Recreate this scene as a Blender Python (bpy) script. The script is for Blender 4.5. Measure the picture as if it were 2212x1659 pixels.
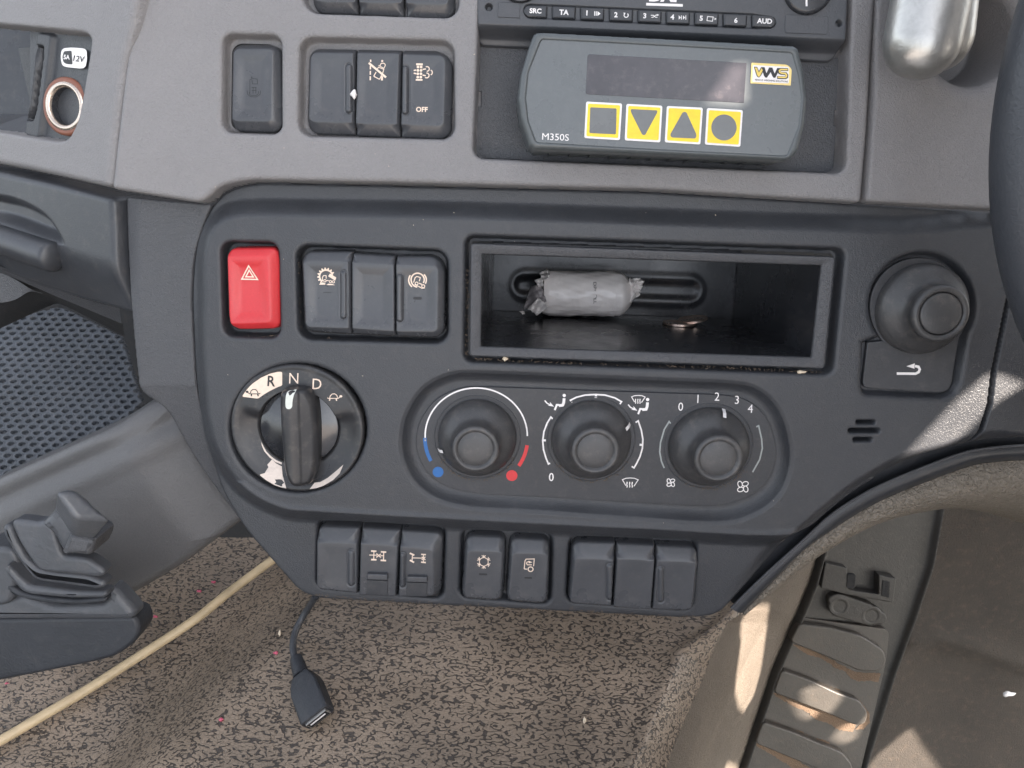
import bpy, bmesh, math, random
import numpy as np
from mathutils import Matrix, Vector
from mathutils.geometry import tessellate_polygon
random.seed(7); np.random.seed(7)
for o in list(bpy.data.objects): bpy.data.objects.remove(o)
SC = bpy.context.scene
COL = SC.collection

# ------------------------------------------------------------------ frames
# local frame of the dashboard face in millimetres: u right, v up the face, w out of the face
TILT = math.radians(25)
R3 = Matrix(((1,0,0),(0,math.sin(TILT),-math.cos(TILT)),(0,math.cos(TILT),math.sin(TILT))))   # local -> world
R4 = R3.to_4x4()
FPX, CX, CY, CAMH = 1672.0, 1106.0, 829.5, 430.0
VPX, VPY, ROLL = 1110.0, 450.0, 0.034
def _nrm(a): a=np.array(a,float); return a/np.linalg.norm(a)
_wc = -_nrm(((VPX-CX)/FPX, (CY-VPY)/FPX, -1.0))
_u0 = np.array((1.0,-ROLL,0.0)); _uc = _nrm(_u0-_wc*np.dot(_u0,_wc)); _vc = np.cross(_wc,_uc)
RC = np.array((_uc,_vc,_wc))              # camera dir -> local dir
CAM = np.array((0.0,0.0,CAMH))
def rays(x,y):
    x=np.asarray(x,float); y=np.asarray(y,float)
    d=np.stack([(x-CX)/FPX, -(y-CY)/FPX, -np.ones_like(x)],-1)
    return d@RC.T
def P(x,y,w=0.0):
    r=rays(x,y); t=(np.asarray(w,float)-CAMH)/r[...,2]
    return CAM+r*t[...,None]
def UP(x,y,pt,n):
    r=rays(x,y); n=np.asarray(n,float); t=np.dot(np.asarray(pt,float)-CAM,n)/(r@n)
    return CAM+r*t[...,None]

# ------------------------------------------------------------------ camera
cam=bpy.data.cameras.new('camera'); camo=bpy.data.objects.new('camera',cam); COL.objects.link(camo)
cam.sensor_width=36; cam.lens=36*FPX/2212.0; cam.clip_start=0.01; cam.clip_end=200
_rl=Matrix([list(r) for r in RC]).to_4x4()
camo.matrix_world = R4 @ Matrix.Translation(Vector(CAM*0.001)) @ _rl
SC.camera=camo
cam.dof.use_dof=False

# ------------------------------------------------------------------ world, sun, exposure
SUN_L = _nrm((0.70,0.33,0.63))            # towards the sun, local frame
sunw = R3 @ Vector(SUN_L)
SUN_EL = math.asin(sunw.z); SUN_AZ = math.atan2(sunw.x, sunw.y)
wd=bpy.data.worlds.new('World'); SC.world=wd; wd.use_nodes=True
nt=wd.node_tree; nt.nodes.clear()
sky=nt.nodes.new('ShaderNodeTexSky'); sky.sky_type='NISHITA'; sky.sun_disc=False
sky.sun_elevation=SUN_EL; sky.sun_rotation=SUN_AZ; sky.air_density=1.0; sky.dust_density=2.0; sky.ozone_density=1.0
hs=nt.nodes.new('ShaderNodeHueSaturation'); hs.inputs['Saturation'].default_value=0.36
bg=nt.nodes.new('ShaderNodeBackground'); bg.inputs['Strength'].default_value=0.10
wo=nt.nodes.new('ShaderNodeOutputWorld')
nt.links.new(sky.outputs[0],hs.inputs['Color']); nt.links.new(hs.outputs[0],bg.inputs[0]); nt.links.new(bg.outputs[0],wo.inputs[0])
sl=bpy.data.lights.new('sun','SUN'); sl.energy=5.0; sl.angle=math.radians(0.5); sl.color=(1.0,0.88,0.77)
so=bpy.data.objects.new('sun',sl); COL.objects.link(so)
so.rotation_euler=Vector(sunw).to_track_quat('Z','Y').to_euler()
vs=SC.view_settings; vs.view_transform='Standard'; vs.look='None'; vs.gamma=1.0; vs.exposure=2.5
SC.render.engine='CYCLES'

# ------------------------------------------------------------------ pixel measures of the photograph, per zoom
ZO={'Z1':(0,0,.4822),'Z2':(850,0,.4823),'Z3':(1850,0,.7007),'Z4':(3200,0,.5425),'Z5':(0,650,.5122),'Z6':(800,850,.7232),
 'Z7':(1800,850,.7233),'Z8':(3200,900,.6631),'Y1':(1550,1450,.7459),'Y2':(1200,2050,.7459),'Y3':(0,1850,.7295),
 'Y4':(1000,2350,.4521),'Y5':(2600,1900,.6991),'Y6':(2000,2400,.4521),'Y7':(2050,1050,.2712),'Y8':(0,1100,.7235),
 'W1':(1260,180,.2532),'W2':(1180,1020,.2712),'W3':(1900,0,.6329),'W4':(2900,220,.1356),'W5':(2120,1520,.2772),
 'W6':(1400,2150,.3843),'W7':(900,1440,.3255),'W8':(0,1900,.4944),'D':(0,0,1.8445)}
KD=1.8445
def z(k,pts):
    ox,oy,s=ZO[k]
    if isinstance(pts[0],(int,float)): return ((ox+s*pts[0])/KD,(oy+s*pts[1])/KD)
    return [((ox+s*a)/KD,(oy+s*b)/KD) for a,b in pts]
def zl(k,v): return v*ZO[k][2]/KD

# ------------------------------------------------------------------ 2-D outline tools
def rpoly(pts,r,n=6):
    m=len(pts); out=[]
    rs=r if isinstance(r,(list,tuple)) else [r]*m
    for i in range(m):
        p=np.array(pts[i],float); a=np.array(pts[i-1],float); b=np.array(pts[(i+1)%m],float)
        la=np.linalg.norm(a-p); lb=np.linalg.norm(b-p); k=min(rs[i],la*.49,lb*.49)
        if k<0.05: out.append(tuple(p)); continue
        s=p+(a-p)/la*k; e=p+(b-p)/lb*k
        for j in range(n+1):
            t=j/n; c=0.5523
            c1=s+(p-s)*c; c2=e+(p-e)*c
            q=(1-t)**3*s+3*(1-t)**2*t*c1+3*(1-t)*t*t*c2+t**3*e
            out.append(tuple(q))
    return out
def cat(pts,closed=True,n=6):
    pts=[np.array(p,float) for p in pts]; m=len(pts); out=[]
    rng=range(m) if closed else range(m-1)
    for i in rng:
        if closed: p0,p1,p2,p3=pts[i-1],pts[i],pts[(i+1)%m],pts[(i+2)%m]
        else: p0,p1,p2,p3=pts[max(i-1,0)],pts[i],pts[i+1],pts[min(i+2,m-1)]
        for j in range(n):
            t=j/n
            out.append(tuple(0.5*((2*p1)+(-p0+p2)*t+(2*p0-5*p1+4*p2-p3)*t*t+(-p0+3*p1-3*p2+p3)*t**3)))
    if not closed: out.append(tuple(pts[-1]))
    return out
def ell(cx,cy,rx,ry=None,n=48,a0=0,a1=360,rot=0):
    ry=rx if ry is None else ry; full=abs(a1-a0)>=360
    c=math.cos(rot); s=math.sin(rot); out=[]
    for i in range(n if full else n+1):
        a=math.radians(a0+(a1-a0)*i/n); x=rx*math.cos(a); y=ry*math.sin(a)
        out.append((cx+x*c-y*s, cy+x*s+y*c))
    return out
def area2(p): return sum(p[i-1][0]*p[i][1]-p[i][0]*p[i-1][1] for i in range(len(p)))
def sdf(poly,X,Y,margin=60):
    """signed distance in px, positive inside; -999 far outside"""
    pl=np.array(poly,float); out=np.full(X.shape,-999.0)
    x0,y0=pl.min(0)-margin; x1,y1=pl.max(0)+margin
    m=(X>x0)&(X<x1)&(Y>y0)&(Y<y1)
    if not m.any(): return out
    x=X[m]; y=Y[m]; d2=np.full(x.shape,1e18); ins=np.zeros(x.shape,bool); n=len(pl)
    for i in range(n):
        ax,ay=pl[i]; bx,by=pl[(i+1)%n]; ex,ey=bx-ax,by-ay; L=ex*ex+ey*ey
        if L<1e-12: continue
        t=np.clip(((x-ax)*ex+(y-ay)*ey)/L,0,1)
        d2=np.minimum(d2,(x-ax-t*ex)**2+(y-ay-t*ey)**2)
        if ay!=by:
            c=(ay>y)!=(by>y); ins^=c&(x<(bx-ax)*(y-ay)/(by-ay)+ax)
    d=np.sqrt(d2); d[~ins]*=-1; out[m]=d
    return out
def linedist(pts,X,Y):
    d2=np.full(X.shape,1e18)
    for i in range(len(pts)-1):
        ax,ay=pts[i]; bx,by=pts[i+1]; ex,ey=bx-ax,by-ay; L=ex*ex+ey*ey
        t=np.clip(((X-ax)*ex+(Y-ay)*ey)/L,0,1)
        d2=np.minimum(d2,(X-ax-t*ex)**2+(Y-ay-t*ey)**2)
    return np.sqrt(d2)
def ss(a,b,x):
    t=np.clip((x-a)/(b-a),0,1); return t*t*(3-2*t)
def lip(d,depth,r=6,rm=1.3,wall=4.5):
    t=np.clip((r+d)/r,0,1); o=-rm*(1-np.sqrt(np.clip(1-t*t,0,1)))
    i=-(depth-rm)*np.clip(d/wall,0,1)
    return np.where(d>-r,o,0)+np.where(d>0,i,0)
def edge(d,r=6,rm=1.3,depth=8,wall=4.5):
    t=np.clip((r-d)/r,0,1); o=-rm*(1-np.sqrt(np.clip(1-t*t,0,1)))
    return o-np.where(d<0,depth*np.clip(-d/wall,0,1),0)

# ------------------------------------------------------------------ objects
BASE={}
def _mm(v,base): return (np.asarray(v,float)-base)*0.001
def place(o,base,parent):
    COL.objects.link(o)
    if parent is None:
        o.matrix_world=R4@Matrix.Translation(Vector(base)*0.001); BASE[o.name]=np.array(base,float)
    else:
        o.parent=parent; BASE[o.name]=BASE[parent.name]
    return o
def thing(name,label,cat_,base,group=None):
    o=bpy.data.objects.new(name,None); o.empty_display_size=0.01
    place(o,np.array(base,float),None); o['label']=label; o['category']=cat_
    if group: o['group']=group
    return o
def tag(o,label=None,cat_=None,group=None,kind=None):
    if label: o['label']=label
    if cat_: o['category']=cat_
    if group: o['group']=group
    if kind: o['kind']=kind
    return o
def mk(name,verts,faces,mat,parent=None,base=None,smooth=True,sharp=None,wn=False):
    verts=np.asarray(verts,float)
    b=BASE[parent.name] if parent is not None else (np.array(base,float) if base is not None else verts.mean(0))
    me=bpy.data.meshes.new(name)
    v=_mm(verts,b)
    if isinstance(faces,np.ndarray) and faces.ndim==2:
        n,k=faces.shape
        me.vertices.add(len(v)); me.vertices.foreach_set('co',v.ravel())
        me.loops.add(n*k); me.loops.foreach_set('vertex_index',faces.ravel().astype(np.int32))
        me.polygons.add(n); me.polygons.foreach_set('loop_start',np.arange(0,n*k,k,dtype=np.int32))
        me.polygons.foreach_set('loop_total',np.full(n,k,dtype=np.int32))
        me.update(calc_edges=True)
    else:
        me.from_pydata([tuple(q) for q in v],[],[tuple(int(i) for i in f) for f in faces]); me.update()
    me.polygons.foreach_set('use_smooth',np.full(len(me.polygons),smooth))
    if sharp is not None:
        bm=bmesh.new(); bm.from_mesh(me); th=math.radians(sharp)
        bmesh.ops.recalc_face_normals(bm,faces=bm.faces)
        for e in bm.edges:
            if len(e.link_faces)==2 and e.calc_face_angle(0)>th: e.smooth=False
        bm.to_mesh(me); bm.free()
    me.materials.append(mat)
    o=bpy.data.objects.new(name,me); place(o,b,parent)
    if wn:
        m=o.modifiers.new('wn','WEIGHTED_NORMAL'); m.keep_sharp=True
    return o
def HF(name,bbox,sp,hfun,mat,parent=None,w=0.0,pos=None,nrm=(0,0,1),cut=-1e9,base=None,flip=False):
    """height field: a grid of points laid on a surface and raised along its normal"""
    x0,y0,x1,y1=bbox
    nx=int(math.ceil((x1-x0)/sp))+1; ny=int(math.ceil((y1-y0)/sp))+1
    X,Y=np.meshgrid(np.linspace(x0,x1,nx),np.linspace(y0,y1,ny))
    H=hfun(X,Y)
    pts=(P(X,Y,w) if pos is None else pos(X,Y))+H[...,None]*np.array(nrm,float)
    keep=H>cut
    idx=np.arange(nx*ny).reshape(ny,nx)
    q=np.stack([idx[1:,:-1],idx[1:,1:],idx[:-1,1:],idx[:-1,:-1]],-1).reshape(-1,4)
    k=(keep[1:,:-1]&keep[1:,1:]&keep[:-1,1:]&keep[:-1,:-1]).ravel()
    q=q[k]; used=np.zeros(nx*ny,bool); used[q.ravel()]=True
    mp=np.cumsum(used)-1; q=mp[q]; v=pts.reshape(-1,3)[used]
    if flip: q=q[:,::-1]
    return mk(name,v,np.ascontiguousarray(q),mat,parent,base)
def prism(name,outline,wt,wb,mat,parent=None,r=1.0,n=3,base=None,draft=0.0,holes=None,pos=None):
    """solid with rounded front edge: outline (px) on the plane w=wt, going back to w=wb (mm)"""
    pl=P(*np.array(outline,float).T,wt)
    uv=pl[:,:2]; m=len(uv)
    if sum(uv[i-1][0]*uv[i][1]-uv[i][0]*uv[i-1][1] for i in range(m))<0: uv=uv[::-1].copy()
    e=np.roll(uv,-1,0)-uv; L=np.linalg.norm(e,axis=1,keepdims=True); L[L<1e-9]=1e-9; nn=np.stack([-e[:,1],e[:,0]],1)/L
    nv=nn+np.roll(nn,1,0); ln=np.linalg.norm(nv,axis=1,keepdims=True); ln[ln<1e-6]=1; nv=nv/ln
    cosf=np.clip((nv*nn).sum(1,keepdims=True),.5,1); nv=nv/cosf
    rings=[(-draft,wb)]
    if r>0:
        for j in range(n+1):
            a=j/n*math.pi/2; rings.append((r*(1-math.cos(a)), wt-r+r*math.sin(a)))
    else: rings.append((0,wt))
    V=[];F=[]
    for ins,w_ in rings:
        q=uv+nv*ins
        V+= [ (a,b,w_) for a,b in q ]
    for k in range(len(rings)-1):
        for i in range(m):
            j=(i+1)%m; F.append((k*m+i,k*m+j,(k+1)*m+j,(k+1)*m+i))
    top=(len(rings)-1)*m
    tri=tessellate_polygon([[Vector((V[top+i][0],V[top+i][1],0)) for i in range(m)]])
    F+= [tuple(top+t for t in f) for f in tri]
    F.append(tuple(range(m-1,-1,-1)))
    return mk(name,V,F,mat,parent,base,smooth=True,sharp=32,wn=True)
def lathe(name,cen,prof,mat,parent=None,seg=64,axis=(0,0,1),xdir=None,base=None,sx=1.0,deform=None,sharp=None):
    """cen: local mm; prof [(radius,height)]; last radius 0 closes"""
    ax=_nrm(axis); xd=_nrm(np.cross((0,1,0),ax)) if xdir is None else _nrm(xdir); yd=np.cross(ax,xd)
    V=[];F=[];cen=np.array(cen,float); k=len(prof)
    for (r,h) in prof:
        for i in range(seg):
            a=2*math.pi*i/seg; rr,hh=(r,h)
            if deform: rr,hh=deform(a,r,h)
            V.append(cen+xd*rr*math.cos(a)*sx+yd*rr*math.sin(a)+ax*hh)
    for j in range(k-1):
        for i in range(seg):
            i2=(i+1)%seg; F.append((j*seg+i,j*seg+i2,(j+1)*seg+i2,(j+1)*seg+i))
    return mk(name,V,F,mat,parent,base,sharp=sharp)
def tube(name,pts,r,mat,parent=None,seg=14,n=8,base=None,closed=False,rad=None,cap=True):
    c=np.array(cat(pts,closed,n)); m=len(c)
    V=[];F=[]; up=np.array((0.13,0.2,1.0))
    for i in range(m):
        t=c[(i+1)%m]-c[i-1] if (closed or 0<i<m-1) else (c[1]-c[0] if i==0 else c[-1]-c[-2])
        t=_nrm(t); a=_nrm(np.cross(t,up)); b=np.cross(a,t)
        rr=r if rad is None else r*rad(i/(m-1))
        for s in range(seg):
            g=2*math.pi*s/seg; V.append(c[i]+a*rr*math.cos(g)+b*rr*math.sin(g))
    for i in range(m if closed else m-1):
        for s in range(seg):
            s2=(s+1)%seg; i2=(i+1)%m
            F.append((i*seg+s,i*seg+s2,i2*seg+s2,i2*seg+s))
    if cap and not closed: F+= [tuple(range(seg-1,-1,-1)),tuple((m-1)*seg+s for s in range(seg))]
    return mk(name,V,F,mat,parent,base,sharp=50)
def boxmm(name,c,half,mat,parent=None,R=None,r=0.0,base=None,seg=2):
    """rounded box in local mm, R 3x3 columns = axes"""
    bm=bmesh.new(); bmesh.ops.create_cube(bm,size=2.0)
    for v in bm.verts: v.co=Vector((v.co.x*half[0],v.co.y*half[1],v.co.z*half[2]))
    if r>0: bmesh.ops.bevel(bm,geom=list(bm.edges),offset=r,segments=seg,profile=0.5,affect='EDGES')
    bm.verts.ensure_lookup_table()
    V=np.array([tuple(v.co) for v in bm.verts]); F=[tuple(v.index for v in f.verts) for f in bm.faces]; bm.free()
    if R is not None: V=V@np.array(R,float).T
    return mk(name,V+np.array(c,float),F,mat,parent,base,sharp=40,wn=True)

# ------------------------------------------------------------------ print: flat shapes laid on a surface
def stroke(pts,w,closed=False):
    p=np.array(pts,float); n=len(p); L=[];Rr=[]
    for i in range(n):
        if closed: a=p[i]-p[i-1]; b=p[(i+1)%n]-p[i]
        else:
            a=p[i]-p[i-1] if i>0 else p[1]-p[0]; b=p[i+1]-p[i] if i<n-1 else p[-1]-p[-2]
        a=a/(np.linalg.norm(a)+1e-9); b=b/(np.linalg.norm(b)+1e-9)
        na=np.array((-a[1],a[0])); nb=np.array((-b[1],b[0])); m=na+nb; lm=np.linalg.norm(m)
        m=na if lm<1e-6 else m/lm; k=min(1/max(np.dot(m,na),0.35),2.5)
        L.append(tuple(p[i]+m*w/2*k)); Rr.append(tuple(p[i]-m*w/2*k))
    V=L+Rr; F=[]
    for i in range(n if closed else n-1):
        j=(i+1)%n; F.append((i,j,n+j,n+i))
    return ('mesh',V,F)
def fill(*loops): return ('loops',loops)
_txt={}
def text(s,pos,size,ang=0.0,bold=0.0,align='CENTER',sx=1.0,shear=0.0,basis=None):
    key=(s,bold,align)
    if key not in _txt:
        c=bpy.data.curves.new('t','FONT'); c.body=s; c.align_x=align; c.align_y='CENTER'; c.size=1.0; c.offset=bold; c.resolution_u=3
        o=bpy.data.objects.new('t',c); COL.objects.link(o)
        bpy.context.view_layer.update()
        dg=bpy.context.evaluated_depsgraph_get(); me=bpy.data.meshes.new_from_object(o.evaluated_get(dg))
        V=[(v.co.x,v.co.y) for v in me.vertices]; F=[tuple(f.vertices) for f in me.polygons]
        ys=[v[1] for v in V]; xs=[v[0] for v in V]
        my=(max(ys)+min(ys))/2; mx=(max(xs)+min(xs))/2 if align=='CENTER' else 0; hh=max(ys)-min(ys)
        V=[((a-mx)/hh,(b-my)/hh) for a,b in V]
        bpy.data.objects.remove(o); bpy.data.curves.remove(c); bpy.data.meshes.remove(me); _txt[key]=(V,F)
    V,F=_txt[key]
    ca,sa=math.cos(ang),math.sin(ang); out=[]
    for a,b in V:
        x=(a+shear*b)*size*sx; y=-b*size
        out.append((pos[0]+x*ca-y*sa,pos[1]+x*sa+y*ca))
    return ('mesh',out,F)
def decal(name,items,mat,parent,w=0.0,surf=None,lift=0.12,step=0.012,pos=None,nrm=(0,0,1)):
    V=[];F=[];k=0
    for it in items:
        if it[0]=='mesh': vv,ff=it[1],it[2]
        else:
            loops=it[1]; vv=[p for l in loops for p in l]
            ff=tessellate_polygon([[Vector((p[0],p[1],0)) for p in l] for l in loops])
        a=np.array(vv,float)
        if surf is not None:
            w0,hf=surf; q=P(a[:,0],a[:,1],w0); q[:,2]+=hf(a[:,0],a[:,1])
        elif pos is not None: q=pos(a[:,0],a[:,1])
        else: q=P(a[:,0],a[:,1],w)
        q=q+np.array(nrm,float)*(lift+step*k); o=len(V); V+=[tuple(r) for r in q]; F+=[tuple(o+i for i in f) for f in ff]; k+=1
    # make faces look out of the surface
    v=np.array(V); F2=[]
    nn=np.array(nrm,float)
    for f in F:
        c=np.cross(v[f[1]]-v[f[0]],v[f[2]]-v[f[0]])
        F2.append(f if np.dot(c,nn)>0 else f[::-1])
    return mk(name,V,F2,mat,parent,smooth=False)
# ------------------------------------------------------------------ materials
def _mat(name):
    m=bpy.data.materials.new(name); m.use_nodes=True; n=m.node_tree; b=n.nodes['Principled BSDF']
    return m,n,b
def plastic(name,col,rough=0.5,grain=900,bump=0.25,dist=0.0006,mott=0.12,dust=0.0,spec=0.5,dustcol=(.35,.30,.25),coat=0.0,mscale=18,warp=1.2,speck=.05):
    m,n,b=_mat(name); N=n.nodes; L=n.links
    tc=N.new('ShaderNodeTexCoord')
    g=N.new('ShaderNodeTexNoise'); g.inputs['Scale'].default_value=grain; g.inputs['Detail'].default_value=2.5; g.inputs['Distortion'].default_value=warp
    L.new(tc.outputs['Object'],g.inputs['Vector'])
    bp=N.new('ShaderNodeBump'); bp.inputs['Strength'].default_value=bump; bp.inputs['Distance'].default_value=dist
    L.new(g.outputs['Fac'],bp.inputs['Height']); L.new(bp.outputs[0],b.inputs['Normal'])
    bp.inputs['Distance'].default_value=dist*1.5; bp.inputs['Strength'].default_value=min(1,bump*1.3)
    a=N.new('ShaderNodeTexNoise'); a.inputs['Scale'].default_value=mscale; a.inputs['Detail'].default_value=6; a.inputs['Roughness'].default_value=.65
    L.new(tc.outputs['Object'],a.inputs['Vector'])
    mr=N.new('ShaderNodeMapRange'); mr.inputs[1].default_value=.3; mr.inputs[2].default_value=.7
    mr.inputs[3].default_value=1-mott; mr.inputs[4].default_value=1+mott
    L.new(a.outputs['Fac'],mr.inputs[0])
    mx=N.new('ShaderNodeMix'); mx.data_type='RGBA'; mx.blend_type='MULTIPLY'; mx.inputs[0].default_value=1
    mx.inputs[6].default_value=(*col,1); L.new(mr.outputs[0],mx.inputs[7])
    out=mx.outputs[2]
    if speck>0:
        sr=N.new('ShaderNodeMapRange'); sr.inputs[1].default_value=.3; sr.inputs[2].default_value=.7; sr.inputs[3].default_value=1-speck; sr.inputs[4].default_value=1+speck
        L.new(g.outputs['Fac'],sr.inputs[0]); m4=N.new('ShaderNodeMix'); m4.data_type='RGBA'; m4.blend_type='MULTIPLY'; m4.inputs[0].default_value=1
        L.new(out,m4.inputs[6]); L.new(sr.outputs[0],m4.inputs[7]); out=m4.outputs[2]
    if dust>0:
        d=N.new('ShaderNodeTexNoise'); d.inputs['Scale'].default_value=140; d.inputs['Detail'].default_value=9; d.inputs['Roughness'].default_value=.75
        L.new(tc.outputs['Object'],d.inputs['Vector'])
        dr=N.new('ShaderNodeMapRange'); dr.inputs[1].default_value=.52; dr.inputs[2].default_value=.78; dr.inputs[3].default_value=0; dr.inputs[4].default_value=dust
        L.new(d.outputs['Fac'],dr.inputs[0])
        m2=N.new('ShaderNodeMix'); m2.data_type='RGBA'; m2.inputs[7].default_value=(*dustcol,1)
        L.new(dr.outputs[0],m2.inputs[0]); L.new(out,m2.inputs[6]); out=m2.outputs[2]
    L.new(out,b.inputs['Base Color'])
    rr=N.new('ShaderNodeMapRange'); rr.inputs[1].default_value=.3; rr.inputs[2].default_value=.7
    rr.inputs[3].default_value=max(rough-.07,.02); rr.inputs[4].default_value=min(rough+.08,1)
    L.new(a.outputs['Fac'],rr.inputs[0]); L.new(rr.outputs[0],b.inputs['Roughness'])
    b.inputs['Specular IOR Level'].default_value=spec
    b.inputs['Coat Weight'].default_value=coat; b.inputs['Coat Roughness'].default_value=.15
    return m
def simple(name,col,rough=.5,metal=0.0,spec=.5,mott=.06,scale=300):
    m=plastic(name,col,rough,grain=scale,bump=.06,dist=.0003,mott=mott,spec=spec,mscale=120)
    m.node_tree.nodes['Principled BSDF'].inputs['Metallic'].default_value=metal
    return m
M={}
M['upper']=plastic('grey_trim_plastic',(.208,.199,.200),.44,grain=900,bump=.5,dist=.0006,mott=.06,dust=.04)
M['console']=plastic('charcoal_console_plastic',(.037,.039,.044),.41,grain=900,bump=.27,dist=.0006,mott=.10,dust=.05)
M['column']=plastic('mid_grey_plastic',(.060,.061,.066),.42,grain=900,bump=.5,dist=.0006,mott=.07,dust=.04)
M['switch']=plastic('smooth_switch_plastic',(.056,.058,.064),.29,grain=1200,bump=.12,dist=.0002,mott=.14,dust=.07)
M['red']=plastic('red_switch_plastic',(.53,.030,.036),.36,grain=1100,bump=.12,dist=.0003,mott=.07,dust=.04)
M['smooth']=plastic('satin_black_plastic',(.035,.037,.042),.38,grain=700,bump=.12,dist=.0004,mott=.2,dust=.10)
M['knob']=plastic('knob_rubbery_plastic',(.052,.051,.052),.36,grain=900,bump=.2,dist=.0004,mott=.25,dust=.22)
M['gloss']=plastic('glossy_black_plastic',(.026,.027,.031),.15,grain=300,bump=.03,dist=.0003,mott=.3,dust=.12,spec=.7,coat=.3)
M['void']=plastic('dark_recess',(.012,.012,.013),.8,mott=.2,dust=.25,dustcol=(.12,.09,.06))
M['hvac']=plastic('hvac_plate_plastic',(.036,.037,.041),.5,grain=500,bump=.15,dist=.0004,mott=.25,dust=.10)
M['cream']=simple('cream_print',(.78,.62,.50),.5)
M['white']=simple('white_print',(.80,.76,.74),.5)
M['greyp']=simple('grey_print',(.30,.32,.31),.5)
M['dim']=simple('dim_engraving',(.020,.020,.022),.6)
M['pale']=simple('faint_relief',(.13,.13,.14),.4)
M['blackp']=simple('black_print',(.02,.02,.022),.5)
M['yellow']=simple('yellow_print',(.85,.60,.03),.45)
M['logoyel']=simple('ochre_print',(.75,.55,.13),.5)
M['logobg']=simple('logo_label_gold',(.84,.63,.24),.45)
M['blue']=simple('blue_print',(.015,.115,.34),.5)
M['redp']=simple('red_print',(.62,.03,.035),.5)
M['unit']=plastic('weigher_housing_plastic',(.085,.094,.097),.34,grain=900,bump=.15,dist=.0003,mott=.08,dust=.04)
M['face']=plastic('weigher_face_film',(.112,.122,.127),.30,grain=500,bump=.06,dist=.0003,mott=.07,dust=.04)
M['pad']=plastic('grey_key_film',(.14,.145,.145),.30,grain=200,bump=.05,mott=.2)
M['lcd']=plastic('dusty_display_window',(.040,.036,.042),.16,grain=160,bump=.03,mott=.25,dust=.22,spec=.6,mscale=60,dustcol=(.3,.25,.24))
M['radio']=plastic('radio_plastic',(.058,.060,.066),.40,grain=700,bump=.2,dist=.0004,mott=.1,dust=.05)
M['rbtn']=plastic('radio_button_plastic',(.03,.031,.035),.25,grain=900,bump=.05,mott=.12)
M['silver']=plastic('worn_silver_paint',(.45,.44,.42),.34,grain=260,bump=.12,dist=.0005,mott=.12,dust=.2,dustcol=(.12,.09,.07),mscale=30); M['silver'].node_tree.nodes['Principled BSDF'].inputs['Metallic'].default_value=.75
M['chrome']=simple('warm_metal_ring',(.62,.52,.44),.25,metal=.85)
M['copper']=simple('copper_brown_ring',(.20,.075,.045),.4)
M['steel']=simple('connector_steel',(.6,.58,.55),.3,metal=.9)
M['coin']=simple('coin_metal',(.75,.58,.48),.3,metal=.9)
M['rod']=plastic('cream_cable_sheath',(.56,.43,.26),.45,grain=90,bump=.25,mott=.30,dust=.5,dustcol=(.25,.15,.09),mscale=35)
M['wrap']=plastic('white_wrapper',(.93,.87,.83),.22,grain=60,bump=.12,dist=.0012,mott=.05,dust=.08,dustcol=(.5,.38,.28),mscale=40)
M['foil']=plastic('grey_foil_inside',(.36,.33,.33),.35,grain=200,bump=.5,dist=.001,mott=.25)
M['rubber']=plastic('boot_rubber',(.060,.063,.070),.44,grain=250,bump=.25,dist=.0005,mott=.25,dust=.18,dustcol=(.2,.17,.15))
M['rubdark']=plastic('bellows_base_plastic',(.022,.024,.029),.5,grain=300,bump=.2,mott=.15,dust=.05)
M['mat']=plastic('rubber_mat',(.050,.056,.066),.40,grain=350,bump=.15,mott=.2,dust=.10)
M['bin']=plastic('bin_plastic',(.026,.027,.031),.25,grain=420,bump=.06,mott=.3,dust=.10,mscale=30)
M['padding']=plastic('brown_grey_padding',(.185,.158,.125),.48,grain=330,bump=1.0,dist=.0020,mott=.12,speck=.12)
M['tunnelside']=plastic('tunnel_side_plastic',(.125,.104,.083),.45,grain=420,bump=.9,dist=.001,mott=.14,dust=.12,dustcol=(.25,.18,.12))
M['tread']=plastic('tread_plastic',(.062,.055,.047),.5,grain=420,bump=.25,mott=.2,dust=.12,dustcol=(.3,.2,.12))
M['dusty']=plastic('dusty_rubber',(.055,.043,.033),.8,grain=500,bump=.5,mott=.35,dust=.6,dustcol=(.24,.16,.10),mscale=45)
M['foot']=plastic('footwell_plastic',(.036,.033,.029),.55,grain=300,bump=.3,mott=.25,dust=.12)
M['floor']=plastic('footwell_carpet',(.06,.049,.039),.85,grain=700,bump=.8,dist=.002,mott=.35,dust=.35,dustcol=(.22,.15,.1),mscale=9)
M['worn']=plastic('painted_reflection_metal',(.56,.48,.42),.42,grain=500,bump=.2,mott=.15); M['worn'].node_tree.nodes['Principled BSDF'].inputs['Metallic'].default_value=.4  # pale metallic colour for the reflections painted on the selector ring
M['wheel']=plastic('steering_wheel_plastic',(.040,.043,.050),.45,grain=500,bump=.2,mott=.06)
M['bounce']=plastic('pale_bounce_surface',(.80,.74,.69),.8,grain=80,bump=.2)  # pale surface of the added light blockers, bounces light back
M['debris']=simple('pale_crumb',(.72,.60,.45),.7)
M['pink']=simple('pink_crumb',(.55,.10,.16),.6)
M['fluff']=simple('dust_fluff',(.10,.075,.055),.95)
M['grip']=plastic('worn_grip_rubber',(.082,.086,.094),.40,grain=300,bump=.2,mott=.2,dust=.15)
M['shelf']=plastic('pale_grey_moulding',(.108,.106,.107),.36,grain=900,bump=.4,dist=.0006,mott=.06)
M['ring']=plastic('selector_ring_plastic',(.030,.030,.032),.30,grain=300,bump=.05,dist=.0003,mott=.3,dust=.2,spec=.4)
M['ochre']=plastic('orange_dust',(.15,.10,.065),.9,grain=700,bump=.9,dist=.0008,mott=.3)

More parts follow.
